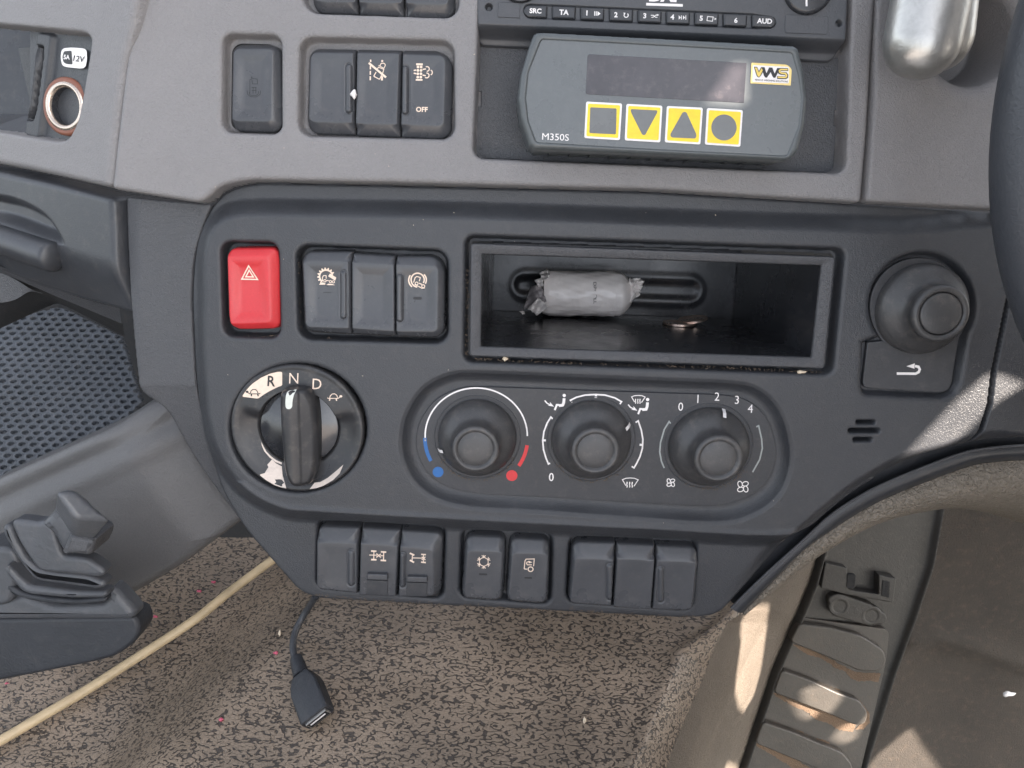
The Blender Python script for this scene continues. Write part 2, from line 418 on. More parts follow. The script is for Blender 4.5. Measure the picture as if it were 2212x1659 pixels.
def carpet_mat():
    m,n,b=_mat('worm_pattern_vinyl'); N=n.nodes; L=n.links
    tc=N.new('ShaderNodeTexCoord')
    mp=N.new('ShaderNodeMapping'); mp.inputs['Rotation'].default_value=(0,math.radians(14),0); mp.inputs['Scale'].default_value=(.70,1.2,1.2)
    L.new(tc.outputs['Object'],mp.inputs['Vector'])
    g=N.new('ShaderNodeTexNoise'); g.inputs['Scale'].default_value=345; g.inputs['Detail'].default_value=0; g.inputs['Distortion'].default_value=.4
    L.new(mp.outputs[0],g.inputs['Vector'])
    sbm=N.new('ShaderNodeMath'); sbm.operation='SUBTRACT'; sbm.inputs[1].default_value=.5; L.new(g.outputs['Fac'],sbm.inputs[0])
    ab=N.new('ShaderNodeMath'); ab.operation='ABSOLUTE'; L.new(sbm.outputs[0],ab.inputs[0])
    wr=N.new('ShaderNodeMapRange'); wr.inputs[1].default_value=.068; wr.inputs[2].default_value=.092; wr.inputs[3].default_value=1; wr.inputs[4].default_value=0
    L.new(ab.outputs[0],wr.inputs[0])
    g2=N.new('ShaderNodeTexNoise'); g2.inputs['Scale'].default_value=420; g2.inputs['Detail'].default_value=0; L.new(mp.outputs[0],g2.inputs['Vector'])
    br=N.new('ShaderNodeMapRange'); br.inputs[1].default_value=.41; br.inputs[2].default_value=.45; L.new(g2.outputs['Fac'],br.inputs[0])
    cr=N.new('ShaderNodeMath'); cr.operation='MULTIPLY'; L.new(wr.outputs[0],cr.inputs[0]); L.new(br.outputs[0],cr.inputs[1])
    v=N.new('ShaderNodeTexVoronoi'); v.feature='DISTANCE_TO_EDGE'; v.inputs['Scale'].default_value=520; L.new(mp.outputs[0],v.inputs['Vector'])
    vr=N.new('ShaderNodeMapRange'); vr.inputs[1].default_value=.0; vr.inputs[2].default_value=.06; vr.inputs[3].default_value=.72; vr.inputs[4].default_value=1
    L.new(v.outputs['Distance'],vr.inputs[0])
    a=N.new('ShaderNodeTexNoise'); a.inputs['Scale'].default_value=14; a.inputs['Detail'].default_value=7
    L.new(tc.outputs['Object'],a.inputs['Vector'])
    ar=N.new('ShaderNodeMapRange'); ar.inputs[1].default_value=.35; ar.inputs[2].default_value=.65; ar.inputs[3].default_value=.8; ar.inputs[4].default_value=1.2
    L.new(a.outputs['Fac'],ar.inputs[0])
    mx=N.new('ShaderNodeMix'); mx.data_type='RGBA'; mx.inputs[6].default_value=(.255,.195,.142,1); mx.inputs[7].default_value=(.064,.050,.040,1)
    L.new(cr.outputs[0],mx.inputs[0])
    m2=N.new('ShaderNodeMix'); m2.data_type='RGBA'; m2.blend_type='MULTIPLY'; m2.inputs[0].default_value=1
    L.new(mx.outputs[2],m2.inputs[6]); L.new(vr.outputs[0],m2.inputs[7])
    m3=N.new('ShaderNodeMix'); m3.data_type='RGBA'; m3.blend_type='MULTIPLY'; m3.inputs[0].default_value=1
    L.new(m2.outputs[2],m3.inputs[6]); L.new(ar.outputs[0],m3.inputs[7]); L.new(m3.outputs[2],b.inputs['Base Color'])
    sb=N.new('ShaderNodeMath'); sb.operation='SUBTRACT'; L.new(vr.outputs[0],sb.inputs[0]); L.new(cr.outputs[0],sb.inputs[1])
    bp=N.new('ShaderNodeBump'); bp.inputs['Strength'].default_value=.8; bp.inputs['Distance'].default_value=.0011
    L.new(sb.outputs[0],bp.inputs['Height']); L.new(bp.outputs[0],b.inputs['Normal'])
    b.inputs['Roughness'].default_value=.34; b.inputs['Specular IOR Level'].default_value=.55
    return m
M['carpet']=carpet_mat()
# ================================================================== DASHBOARD PANELS
dash=thing('dashboard','grey and charcoal moulded plastic truck dashboard with recesses for switches, radio and knobs','dashboard',P(1110,1330,-40))

# recess outlines ---------------------------------------------------
rc_single=rpoly(z('Z2',[(92,288),(578,300),(582,1118),(88,1100)]),[zl('Z2',90)]*4)
rc_triple=rpoly(z('Z2',[(728,315),(1995,348),(2000,1160),(712,1130)]),[zl('Z2',115)]*4)
rc_top=rpoly(z('Z2',[(730,-300),(2040,-270),(2030,165),(760,120)]),[zl('Z2',10),zl('Z2',10),zl('Z2',120),zl('Z2',130)])
rc_slot=rpoly([(1038,-60),(1838,-60),(1822,376),(1022,343)],[2,2,26,24])
UPC=[(300,-60),(288,60),(268,220),(253,350)]+rpoly([(253,350),(245,408),(435,438),(452,428),(478,403),(538,389),(800,394),(1400,409),(1856,438),(1868,300)],[0,8,12,10,16,26,40,40,8,0])[1:-1]+[(1868,300),(1880,100),(1890,-60)]
def h_up(X,Y):
    d=sdf(UPC,X,Y,40)
    h=3.0+edge(d,12,2.6,14,5)
    h=h-np.where(d<-6,0,0)
    h+= -3.0*ss(330,420,Y)*ss(900,400,X)*0.3 + 1.2*np.sin((X-250)/1500*3.1)*0.6
    for rc,dp,r in ((rc_single,9,11),(rc_triple,9,11),(rc_top,9,9),(rc_slot,16,10)):
        h+=lip(sdf(rc,X,Y,20),dp,r,1.5)
    h[d<-5]=-1e6
    return h
up_panel=HF('centre_trim_panel',(236,-50,1896,446),2.3,h_up,M['upper'],dash,cut=-1e5)

# right trim panel with the hollow behind the silver handle ----------
RP=rpoly([(1891,-60),(1884,100),(1881,220),(1866,436),(2260,458),(2260,-60)],[0,30,40,8,0,0])
hollow=ell(2092,78,100,108)
def h_rp(X,Y):
    d=sdf(RP,X,Y,60); h=3.0+edge(d,10,2.2,9,5)
    dh=sdf(hollow,X,Y,60); h+=lip(dh,34,40,7,26)
    h+= 3.0*np.exp(-(((X-1990)/80)**2+((Y-190)/60)**2))
    h[d<-5]=-1e6
    return h
HF('right_trim_panel',(1860,-50,2250,470),2.6,h_rp,M['upper'],dash,cut=-1e5)

# console -----------------------------------------------------------
FP=cat([(447,640),(449,545),(470,492),(525,470),(700,470),(1100,478),(1600,496),(1950,508),(2300,522),(2300,900),(2120,930),(1950,1000),(1850,1075),(1725,1150),(1400,1140),(1100,1125),(700,1103),(600,1090),(520,1040),(465,945),(448,800)],True,5)
CO=rpoly([(405,560),(418,500),(450,436),(480,408),(540,393),(800,398),(1400,413),(1868,440),(2260,462),(2260,940),(2125,962),(1950,1012),(1850,1072),(1724,1178),(1592,1312),(1560,1345),(1500,1353),(1100,1332),(800,1317),(680,1309),(640,1296),(590,1240),(520,1160),(470,1080),(430,960),(410,830),(400,650)],30)
rc_haz=rpoly(z('Z6',[(108,155),(425,160),(438,690),(125,680)]),[zl('Z6',60)]*4)
rc_t2=rpoly(z('Z6',[(523,172),(1362,205),(1362,718),(538,695)]),[zl('Z6',75)]*4)
rc_tray=rpoly(z('Z7',[(76,122),(2168,196),(2100,890),(66,818)]),[zl('Z7',50)]*4)
rc_b1=rpoly(z('Y2',[(66,60),(765,92),(752,490),(60,428)]),[zl('Y2',45)]*4)
rc_b2=rpoly(z('Y2',[(850,112),(1350,135),(1338,520),(838,480)]),[zl('Y2',50)]*4)
rc_b3=rpoly(z('Y2',[(1438,148),(2140,170),(2108,552),(1418,505)]),[zl('Y2',50)]*4)
dialC=(641.5,927.0)
rc_dial=ell(643,925,148,139)
stad=cat(z('Y1',[(70,380),(100,260),(190,130),(330,60),(500,52),(1000,72),(1500,92),(1850,108),(1990,150),(2090,260),(2140,420),(2140,560),(2080,700),(1950,800),(1750,845),(1300,820),(800,785),(450,765),(260,720),(140,630),(78,500)]),True,5)
rc_rknob=z('Z8',[(362,700),(350,930)])+rpoly(z('Z8',[(350,930),(352,1015),(870,1040),(945,960)]),[0,zl('Z8',90),zl('Z8',90),0])[1:-1]+z('Z8',[(940,940),(985,700)])+[z('Z8',(720+320*math.cos(a),480-320*math.sin(a))) for a in np.linspace(math.radians(-30),math.radians(215),26)]
vslots=[rpoly(z('Z8',[(a,b),(c,b),(c,e),(a,e)]),zl('Z8',12)) for a,b,c,e in ((318,1166,434,1194),(272,1216,462,1246),(300,1271,416,1298))]
seam=[(2200,540),(2193,578),(2168,700),(2145,811),(2138,873),(2120,930),(2091,985)]
def h_con(X,Y):
    d=sdf(CO,X,Y,60); f=sdf(FP,X,Y,90)
    h=-9.0*ss(-2,44,-f)
    h+=1.0*np.exp(-((-f-2)/7.0)**2)*(Y>1040)          # fine ridge above the lower row
    h+=edge(d,7,1.6,10,5)
    h-=7.0*ss(34,0,d)*ss(1560,1760,X)*ss(950,1000,Y)
    for rc,dp,r,rm in ((rc_haz,10,9,1.6),(rc_t2,10,9,1.6),(rc_tray,9,10,2.0),(rc_b1,7,9,1.6),(rc_b2,7,9,1.6),(rc_b3,7,9,1.6)):
        h+=lip(sdf(rc,X,Y,20),dp,r,rm)
    h+=lip(sdf(rc_dial,X,Y,20),10,11,2.0)
    ds=sdf(stad,X,Y,20); t=np.clip(ds/24,0,1)
    h+=np.where(ds>-9,-0.9*ss(-9,0,ds),0)-np.where(ds>0,5.2*(1-(1-t)**2),0)
    dr=sdf(rc_rknob,X,Y,20); h+=lip(dr,6,12,2.0,6)
    for v_ in vslots: h+=lip(sdf(v_,X,Y,10),8,3,.6,3)
    g=linedist(seam,X,Y); h-=7*np.clip(1-g/5.5,0,1)**.6
    h[sdf(rc_tray,X,Y,20)>13]=-1e6
    h[d<-5]=-1e6
    return h
HF('console_panel',(392,386,2240,1360),2.2,h_con,M['console'],dash,cut=-1e5)
con_h=h_con

# dark trim strip and padded edge that sweep down from the steering column
def band(name,A,B,wa,wb,mat,parent,n=60,m=10,prof=None,base=None,A2=None):
    """lofted strip between two pixel curves, each with its own depth"""
    A=np.array(cat(A,False,8)); B=np.array(cat(B,False,8))
    def res(C):
        s=np.r_[0,np.cumsum(np.linalg.norm(np.diff(C,axis=0),axis=1))]; t=np.linspace(0,s[-1],n)
        return np.stack([np.interp(t,s,C[:,0]),np.interp(t,s,C[:,1])],1)
    A=res(A);B=res(B); V=[];F=[]
    for i in range(n):
        wa_=wa(i/(n-1)) if callable(wa) else wa; wb_=wb(i/(n-1)) if callable(wb) else wb
        for j in range(m+1):
            t=j/m; q=A[i]*(1-t)+B[i]*t; w_=wa_*(1-t)+wb_*t
            p=P(q[0],q[1],w_)
            if prof: p=p+np.array((0,0,1.0))*prof(t,i/(n-1))
            V.append(p)
    for i in range(n-1):
        for j in range(m): F.append((i*(m+1)+j,i*(m+1)+j+1,(i+1)*(m+1)+j+1,(i+1)*(m+1)+j))
    return mk(name,V,np.array(F),mat,parent,base)
arcA=z('Y5',[(448,748),(640,560),(835,384),(1000,232),(1140,135),(1340,30)])+[(2060,985),(2140,968),(2260,960)]
arcB=z('Y5',[(518,772),(720,560),(870,412),(1000,318),(1200,190),(1400,92)])+[(2080,1012),(2150,998),(2260,992)]
arcC=z('Y5',[(512,775),(700,612),(960,402),(1180,262),(1400,190),(1660,165),(1900,205),(2117,268)])+[(2280,1150)]
band('trim_backing',[(a-14,b-26) for a,b in arcA],arcB,-19,-24,M['smooth'],dash,80,8)
band('edge_trim_strip',arcA,arcB,-14,-20,M['smooth'],dash,80,8,lambda t,s:3.0*math.sin(t*math.pi))
tube('edge_highlight_line',[P(a,b,-12.5) for a,b in arcA],.9,M['column'],dash,seg=8)  # lighter line standing in for the highlight along the trim edge
band('padded_lower_edge',arcB,arcC,lambda s:-19,lambda s:-30-60*s,M['padding'],dash,90,18,lambda t,s:(4+26*s)*math.sin(t*math.pi)**.8)

# column beside the console ------------------------------------------
SCp=rpoly([(247,424),(443,441),(420,500),(403,560),(398,650),(408,830),(428,960),(468,1080),(522,1165),(498,1180),(440,1090),(392,1010),(345,905),(322,880),(285,858),(272,760),(258,640),(250,520)],[10,4]+[30]*16)
def h_sc(X,Y):
    d=sdf(SCp,X,Y,30); h=-9.5+edge(d,5,1.0,14,5)
    h-=0.05*np.clip(Y-840,0,400); h-=4*ss(290,240,X)
    h[d<-5]=-1e6
    return h
HF('side_column_panel',(236,415,535,1190),2.6,h_sc,M['column'],dash,cut=-1e5)

# left trim panel with the power socket pocket -----------------------
WL=lambda X: 0.5-0.20*(250-X)
LPo=rpoly([(-60,-60),(303,-60),(288,55),(266,150),(252,261),(240,380),(238,400),(228,404),(200,398),(105,376),(-60,343)],[0,0,20,20,20,10,8,6,30,30,0])
pocket=rpoly(z('Z1',[(-250,175),(700,265),(748,310),(742,400),(702,650),(640,1000),(560,1150),(480,1170),(250,1132),(-250,1050)]),[0,20,20,20,20,20,18,18,0,0])
def h_lp(X,Y):
    d=sdf(LPo,X,Y,40); h=edge(d,15,4.0,8,5)
    dp=sdf(pocket,X,Y,30)
    h+=lip(dp,8,8,1.6,5)
    h[(dp>7)]=-1e6
    h[d<-5]=-1e6
    return h
HF('left_trim_panel',(-40,-40,310,412),2.4,h_lp,M['upper'],dash,pos=lambda X,Y:P(X,Y,WL(X)),nrm=(-.35,0,.94),cut=-1e5)
# socket plate and pocket walls set into it
def WP(X,dw): return WL(X)-dw
sp=[(112,30),(225,30),(225,310),(96,310)]
divd=rpoly(z('Z1',[(330,270),(455,290),(395,800),(345,1150),(225,1120),(235,1010),(270,800)]),8)
dslot=rpoly(z('Z1',[(318,375),(385,385),(380,500),(330,900),(300,1005),(240,1000),(280,900),(320,560)]),5)
def h_sp(X,Y):
    h=np.zeros_like(X)-1.0
    d=sdf(divd,X,Y,20); h+=3.0*ss(-3,3,d)
    s=sdf(dslot,X,Y,20); h-=9*ss(-1,4,s)
    h[X<z('Z1',(232,0))[0]-(Y-150)*0.0]=-1e6
    return h
HF('socket_plate',(40,38,240,315),2.4,h_sp,M['console'],dash,pos=lambda X,Y:P(X,Y,WP(X,11)),nrm=(-.35,0,.94),cut=-1e5)
def quad(name,ptsD,ws,mat,parent,base=None,n=1):
    p=[P(a,b,w_) for (a,b),w_ in zip(ptsD,ws)]
    return mk(name,p,[(3,2,1,0)],mat,parent,base,smooth=False)
quad('pocket_back',[(-60,30),(120,30),(110,330),(-60,330)],[-95,-80,-80,-95],M['bin'],dash)
quad('pocket_floor',z('Z1',[(-200,935),(240,945),(230,1140),(-200,1100)]),[-92,-66,-48,-62],M['smooth'],dash)
quad('pocket_side_wall',z('Z1',[(150,400),(332,380),(235,1010),(262,900)]),[-85,-50,-50,-75],M['column'],dash)

# glove box front with its pull handle --------------------------------
GB=rpoly([(-60,360),(0,370),(119,396),(245,428),(248,480),(252,600),(258,690),(210,678),(120,655),(60,632),(-60,585)],[0,0,30,10,0,0,0,30,30,30,0])
WG=lambda X: -8-0.17*(250-X)
lobe=cat(z('Z5',[(-300,190),(0,238),(150,275),(330,370),(430,480),(500,640),(300,600),(0,490),(-300,420)]),True,5)
hcol=z('Z5',[(-200,560),(0,575),(440,735)])
def h_gb(X,Y):
    d=sdf(GB,X,Y,40); h=edge(d,14,4.0,14,5)
    h-=22*ss(300,70,X)*ss(600,700,Y)*0.2
    h-=9*ss(0,26,sdf(lobe,X,Y,30))
    h-=14*ss(560,720,Y+.28*(250-X))
    h[d<-5]=-1e6
    return h
HF('glove_box_front',(-40,350,265,705),2.4,h_gb,M['smooth'],dash,pos=lambda X,Y:P(X,Y,WG(X)),nrm=(-.3,-.1,.94),cut=-1e5)
hp=[P(a,b,WG(a)+1) for a,b in z('Z5',[(-260,500),(-60,572),(120,632),(300,694),(440,738)])]
tube('glove_box_handle',hp,9.0,M['smooth'],dash,seg=20,rad=lambda t:1.0 if t<.93 else math.sqrt(max(1-((t-.93)/.075)**2,.02)))

# shelf lip under the glove box
band('shelf_lip',z('Z5',[(-100,760),(0,800),(250,910),(600,1040),(930,1130)]),z('Z5',[(-100,800),(60,872),(400,1020),(640,1120),(945,1248)]),-62,-70,M['column'],dash,30,4)
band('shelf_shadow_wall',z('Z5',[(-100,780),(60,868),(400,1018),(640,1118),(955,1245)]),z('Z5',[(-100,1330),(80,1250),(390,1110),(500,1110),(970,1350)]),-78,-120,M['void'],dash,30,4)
band('shelf_rear_wall',z('Z5',[(-100,830),(0,850),(120,905),(250,985),(330,1010)]),z('Z5',[(-100,1050),(0,1085),(120,1060),(230,1000),(330,1015)]),-75,-76,M['column'],dash,20,3)

# shelf with rubber mat -----------------------------------------------
hN=np.array((0,math.cos(TILT),math.sin(TILT)))      # true vertical in the local frame
matc=P(150,900,-112)
MATp=rpoly([(-60,655),(0,640)]+z('Z5',[(180,1190),(400,1122),(490,1122),(940,1345)])+[(305,868),(246,935),(0,1043),(-60,1078)],[0,10,20,14,20,0,0,0,0,0])
def matpos(X,Y): return UP(X,Y,matc,_nrm(hN+np.array((0,0,.8))))
mN=_nrm(hN+np.array((0,0,.8)))
def h_mat(X,Y):
    p=matpos(X,Y)-matc; a=p[...,0]; b=np.linalg.norm(p[...,1:],axis=-1)*np.sign(p[...,2])
    pitch_a,pitch_b=8.0,4.4
    row=np.round(b/pitch_b); off=np.where(np.mod(row,2)==0,0,pitch_a/2)
    da=(np.mod(a+off+pitch_a/2,pitch_a)-pitch_a/2)/2.3; db=(b-row*pitch_b)/1.45
    r=np.sqrt(da**2+db**2)
    h=-3.2*np.clip((1.12-r)*2.6,0,1)+0.4*np.exp(-((r-1.3)/.25)**2)
    d=sdf(MATp,X,Y,20); h+=edge(d,3,.6,3,3); h[d<-3]=-1e6
    return h
mato=HF('ribbed_rubber_mat',(-20,628,420,1080),1.25,h_mat,M['mat'],None,pos=matpos,nrm=mN,cut=-1e5)
tag(mato,'dimpled dark rubber mat lying in the shelf at the far left','mat')
# shelf front wall (light moulding the lever stands in front of)
shA=[(-60,1058),(0,1030),(240,925),(330,878),(352,886),(400,960)]
shB=z('Y3',[(-200,1000),(100,900),(400,800),(700,745),(960,590),(1300,420)])
def wsh(t,s): return -58-8*t
SHo=rpoly([(-60,1060),(0,1032),(240,924),(298,884),(330,874),(356,890),(380,930),(410,1000),(470,1100),(520,1170)]+z('Y3',[(1250,385),(960,590),(740,722),(600,800),(-200,1000)]),[0,0,30,14,14,14,20,30,30,0,0,30,30,0,0])
def h_sh(X,Y):
    d=sdf(SHo,X,Y,40)
    t=(Y-(1035-0.46*X))*.9
    h=-2.4*np.exp(-((t-42)/17.0)**2)+1.6*np.exp(-((t-80)/22.0)**2)-12*ss(110,420,t)
    h+=edge(d,20,6,20,6)
    h-=15*ss(120,-10,sdf([(-200,700),(356,880),(400,980),(520,1170),(300,1700),(-200,1700)],X,Y,200))
    h[d<-6]=-1e6
    return h
HF('shelf_front_moulding',(-20,862,535,1340),2.6,h_sh,M['shelf'],dash,w=-62,cut=-1e5)
# ================================================================== FLOOR, TUNNEL, FOOTWELL (the setting)
c0=P(1000,1330,-62)
crease=[(1560,1345),(1466,1411),(1410,1540),(1366,1644),(1340,1720)]
def cpos(X,Y): return UP(X,Y,c0,hN)
def tb(Y): return np.interp(Y,[1200,1320,1345,1370,1440,1540,1659,1700],[1700,1600,1566,1548,1520,1476,1430,1412])
def h_car(X,Y):
    # ridge that falls away to the left, and rolled right-hand edge
    t=((X-655)*0.70+(Y-1315)*0.71)          # distance across the slope
    s=X+0.95*(Y-1330)                        # grows to the right/below
    h=46*ss(330,700,s)-46
    cx=np.interp(Y,[1300,1345,1411,1540,1644,1720],[1600,1560,1466,1410,1366,1335])
    dd=X-cx
    h+=2.6*np.exp(-(dd/20.0)**2)
    h-=46*ss(-6,170,dd)
    h+=1.1*np.sin(X/170.0+Y/90.0)
    h=np.where(X>tb(Y)+8,-1e6,h)
    return h
car=HF('engine_tunnel_cover',(-330,1080,1640,1690),3.0,h_car,M['carpet'],None,pos=cpos,nrm=hN,cut=-1e5)
tag(car,kind='structure')

L1=z('Y5',[(985,340),(905,600),(830,780),(690,1100),(495,1690)])      # dark gap line
def lint(L,Y): a=np.array(L); return np.interp(Y,a[:,1],a[:,0])
def wts(X,Y):
    a=tb(Y);b=lint(L1,Y); t=np.clip((X-a)/(b-a),-.2,1.2); return cpos(a,Y)[...,2]-18-(222+cpos(a,Y)[...,2])*t
def h_ts(X,Y):
    a=tb(Y); d=X-a; h=-2.5*ss(10,0,d)
    h=np.where((d<-4)|(X>lint(L1,Y)+16),-1e6,h); return h
ts=HF('tunnel_side_panel',(1400,1150,1800,1700),2.6,h_ts,M['tunnelside'],None,pos=lambda X,Y:P(X,Y,wts(X,Y)),nrm=(.8,0,.6),cut=-1e5)
tag(ts,kind='structure')
L2=z('Y5',[(1680,60),(1660,170),(1600,500),(1500,800),(1390,1100),(1215,1659),(1190,1740)])
# floor: one sheet beneath everything
fw=lambda X,Y: -300-0.06*(Y-1300)
def h_fl(X,Y):
    d=linedist(z('Y5',[(1480,930),(1620,910),(1800,960),(2120,1060)]),X,Y)
    return 8*np.exp(-(d/22)**2)+5*np.sin(X/120.)+4*ss(2000,2200,X)
fl=HF('footwell_floor',(1500,1000,2420,1760),7,h_fl,M['floor'],None,pos=lambda X,Y:P(X,Y,fw(X,Y)))
tag(fl,kind='structure')
gl=mk('dark_backing_sheet',[(-1500,-1400,-420),(1500,-1400,-420),(1500,900,-420),(-1500,900,-420)],[(0,1,2,3)],M['void'],None,smooth=False); tag(gl,kind='structure')  # dark sheet added far behind everything so no sky shows through

# footrest -----------------------------------------------------------
fr=thing('footrest','long dark ribbed plastic footrest with dusty grooves beside the engine tunnel','footrest',P(1800,1659,-245))
FRo=z('Y5',[(985,300),(905,600),(830,780),(690,1100),(495,1690),(1205,1700),(1390,1100),(1500,800),(1600,500),(1660,170),(1650,60),(1100,60)])
def wfr(X,Y): return -232-0.02*(1659-Y)*0-((X-lint(L1,Y))*0.03)
def h_fr(X,Y):
    d=sdf(FRo,X,Y,30); h=edge(d,10,3,6,5)+7*np.exp(-((d-7)/5.0)**2)
    h[d<-5]=-1e6; return h
HF('base_plate',(1590,1090,2050,1700),3,h_fr,M['foot'],fr,pos=lambda X,Y:P(X,Y,wfr(X,Y)),cut=-1e5)
def onfr(name,pts,dw,th,mat,r=1.2,rad=8):
    pl=rpoly(z('Y5',pts),rad) if rad else z('Y5',pts)
    return prism(name,pl,-236+dw,-242+dw-th,mat,fr,r=r)
# dusty channel and the raised treads
prism('dusty_channel',rpoly(z('Y5',[(838,800),(1350,870),(1330,1060),(1190,1659),(1180,1720),(500,1720),(560,1600),(700,1180)]),14),-231,-240,M['tread'],fr,r=.6)
DU=[[(785,945),(900,985),(1000,1030),(1080,1075),(1150,1112),(1210,1118),(1300,1122),(1288,1172),(1240,1160),(1180,1168),(1130,1150),(1095,1108),(1040,1088),(960,1035),(880,1012),(800,958)],
 [(738,1098),(880,1140),(960,1186),(1060,1210),(1110,1240),(1180,1270),(1232,1340),(1240,1400),(1200,1440),(1150,1440),(1200,1400),(1000,1300),(740,1112)],
 [(690,1230),(850,1290),(1000,1345),(1160,1412),(1140,1455),(1060,1440),(1000,1405),(930,1385),(890,1345),(820,1315),(700,1252)],
 [(632,1388),(700,1400),(770,1440),(850,1450),(900,1485),(990,1505),(1060,1560),(1120,1620),(1060,1600),(900,1530),(640,1402)],
 [(585,1515),(700,1560),(820,1612),(900,1660),(800,1660),(590,1530)]]
def ragged(pl,amp,seed):
    rs=np.random.RandomState(seed); out=[]
    for i in range(len(pl)):
        a=np.array(pl[i],float); b=np.array(pl[(i+1)%len(pl)],float); L=np.linalg.norm(b-a); n=max(1,int(L/3.0)); nn=np.array((-(b-a)[1],(b-a)[0]))/(L+1e-6)
        for j in range(n): out.append(tuple(a+(b-a)*j/n+nn*rs.randn()*amp*(0 if j==0 else 1)))
    return out
for i_,t_ in enumerate(DU): prism('dust_patch',ragged(z('Y5',t_),.8,i_),-230.6,-231.5,M['ochre'],fr,r=0)
TR=[[(838,838),(1010,860),(1190,905),(1320,990),(1335,1060),(1290,1112),(1190,1112),(1000,1030),(785,942)],
    [(738,1102),(900,1160),(1060,1235),(1180,1275),(1230,1345),(1215,1410),(1160,1420),(1000,1350),(690,1232)],
    [(630,1398),(800,1455),(950,1520),(1080,1570),(1140,1640),(1140,1720),(1060,1720),(900,1650),(585,1520)]]
MID=[[(790,950),(980,1030),(1130,1130),(1180,1260),(1000,1190),(745,1095)],
     [(700,1245),(850,1310),(1000,1420),(1090,1530),(950,1490),(645,1385)],
     [(590,1532),(760,1590),(900,1660),(960,1740),(540,1740)]]
for t_ in TR: prism('tread',rpoly(z('Y5',t_),9),-224,-234,M['tread'],fr,r=1.6)
for t_ in (): prism('tread_riser',rpoly(z('Y5',t_),12),-228,-234,M['tread'],fr,r=1.2)
prism('bracket',rpoly(z('Y5',[(985,490),(1110,520),(1118,640),(1150,650),(1290,670),(1290,560),(1390,580),(1372,720),(1270,700),(1120,675),(960,635)]),3),-226,-236,M['foot'],fr,r=1.0)
prism('latch_slot',rpoly(z('Y5',[(1312,590),(1355,600),(1348,690),(1305,680)]),2),-225.4,-229,M['void'],fr,r=.2)
prism('latch_slot',rpoly(z('Y5',[(1112,555),(1160,560),(1150,640),(1108,632)]),2),-225.2,-229,M['void'],fr,r=.2)
prism('screw_plate',rpoly(z('Y5',[(1000,690),(1060,665),(1250,730),(1340,790),(1330,840),(1230,850),(1020,790)]),8),-226,-236,M['foot'],fr,r=1.5)
for cx_,cy_ in ((1068,742),(1250,796)):
    c_=P(*z('Y5',(cx_,cy_)),-225)
    lathe('screw',c_,[(10,-6),(10,-1.2),(9,-.9),(6,-.8),(5.5,-1.6),(0,-1.6)],M['foot'],fr,seg=28)

for nm_,c_,hf_ in (('sky_block_box',(150,-420,520),(330,90,330)),):  # unseen box added to block sky light from the footwell
    ob_=boxmm(nm_,c_,hf_,M['bounce'],None,r=6); tag(ob_,kind='structure')
# ================================================================== SUN MASK: unseen plate added to shade the scene, holes shape the sun patches
e1=_nrm(np.cross((0,1,0),SUN_L)); e2=np.cross(SUN_L,e1); BD=820.0
def toplate(p):
    p=np.asarray(p,float); t=BD-(p@SUN_L); q=p+SUN_L*t[...,None] if p.ndim>1 else p+SUN_L*t
    return np.stack([q@e1,q@e2],-1)
def hole(ptsD,wf,pos=None):
    a=np.array(ptsD,float)
    q=P(a[:,0],a[:,1],wf(a[:,0],a[:,1]) if callable(wf) else wf)
    return toplate(q)
HOLES=[
 hole(z('Z8',[(1085,892),(1165,905),(1300,958),(1125,1068),(1000,1190),(860,1330),(590,1388),(700,1262),(900,1050)]),-1.5),
 hole(z('Y5',[(540,742),(600,730),(650,728),(662,740),(652,860),(615,1110),(580,1240),(522,1340),(490,1310),(470,1230),(478,1130),(505,930),(520,800)]),wts),
 hole(z('Y5',[(830,1215),(900,1190),(980,1185),(1080,1215),(1040,1290),(990,1345),(940,1392),(880,1372),(840,1290)]),-226),
 hole(z('Y5',[(1222,1335),(1238,1400),(1205,1500),(1135,1528),(1065,1500),(1110,1440),(1170,1405)]),-226),
 hole(z('Y5',[(1500,1435),(1590,1560),(1700,1710),(1190,1710),(1235,1640),(1300,1575)]),fw),
 hole(z('Y5',[(415,1635),(440,1628),(480,1650),(490,1700),(410,1700)]),wts),
 hole(z('Z3',[(1530,362),(1606,362),(1606,588),(1392,574),(1452,490)]),27),
]
if __name__ != 'x':
    ext=toplate(np.array([P(x,y,w_) for x in (-60,2270) for y in (-60,1720) for w_ in (-300,60)]))
    x0,y0=ext.min(0)-60; x1,y1=ext.max(0)+60
    loops=[[Vector((x0,y0,0)),Vector((x1,y0,0)),Vector((x1,y1,0)),Vector((x0,y1,0))]]+[[Vector((a,b,0)) for a,b in h_] for h_ in HOLES]
    tri=tessellate_polygon(loops); allp=[p for l in loops for p in l]
    nfront=len(allp); V=[SUN_L*BD+0*SUN_L+e1*(p.x-0)+e2*(p.y-0) for p in allp]+[SUN_L*(BD+3)+e1*p.x+e2*p.y for p in allp]
    F=[tuple(t) for t in tri]+[tuple(nfront+i for i in t[::-1]) for t in tri]; o_=0
    for l in loops:
        k=len(l)
        for i in range(k): F.append((o_+i,o_+(i+1)%k,nfront+o_+(i+1)%k,nfront+o_+i))
        o_+=k
    sunmask=mk('sun_mask_plate',V,F,M['bounce'],None,smooth=False); tag(sunmask,kind='structure')
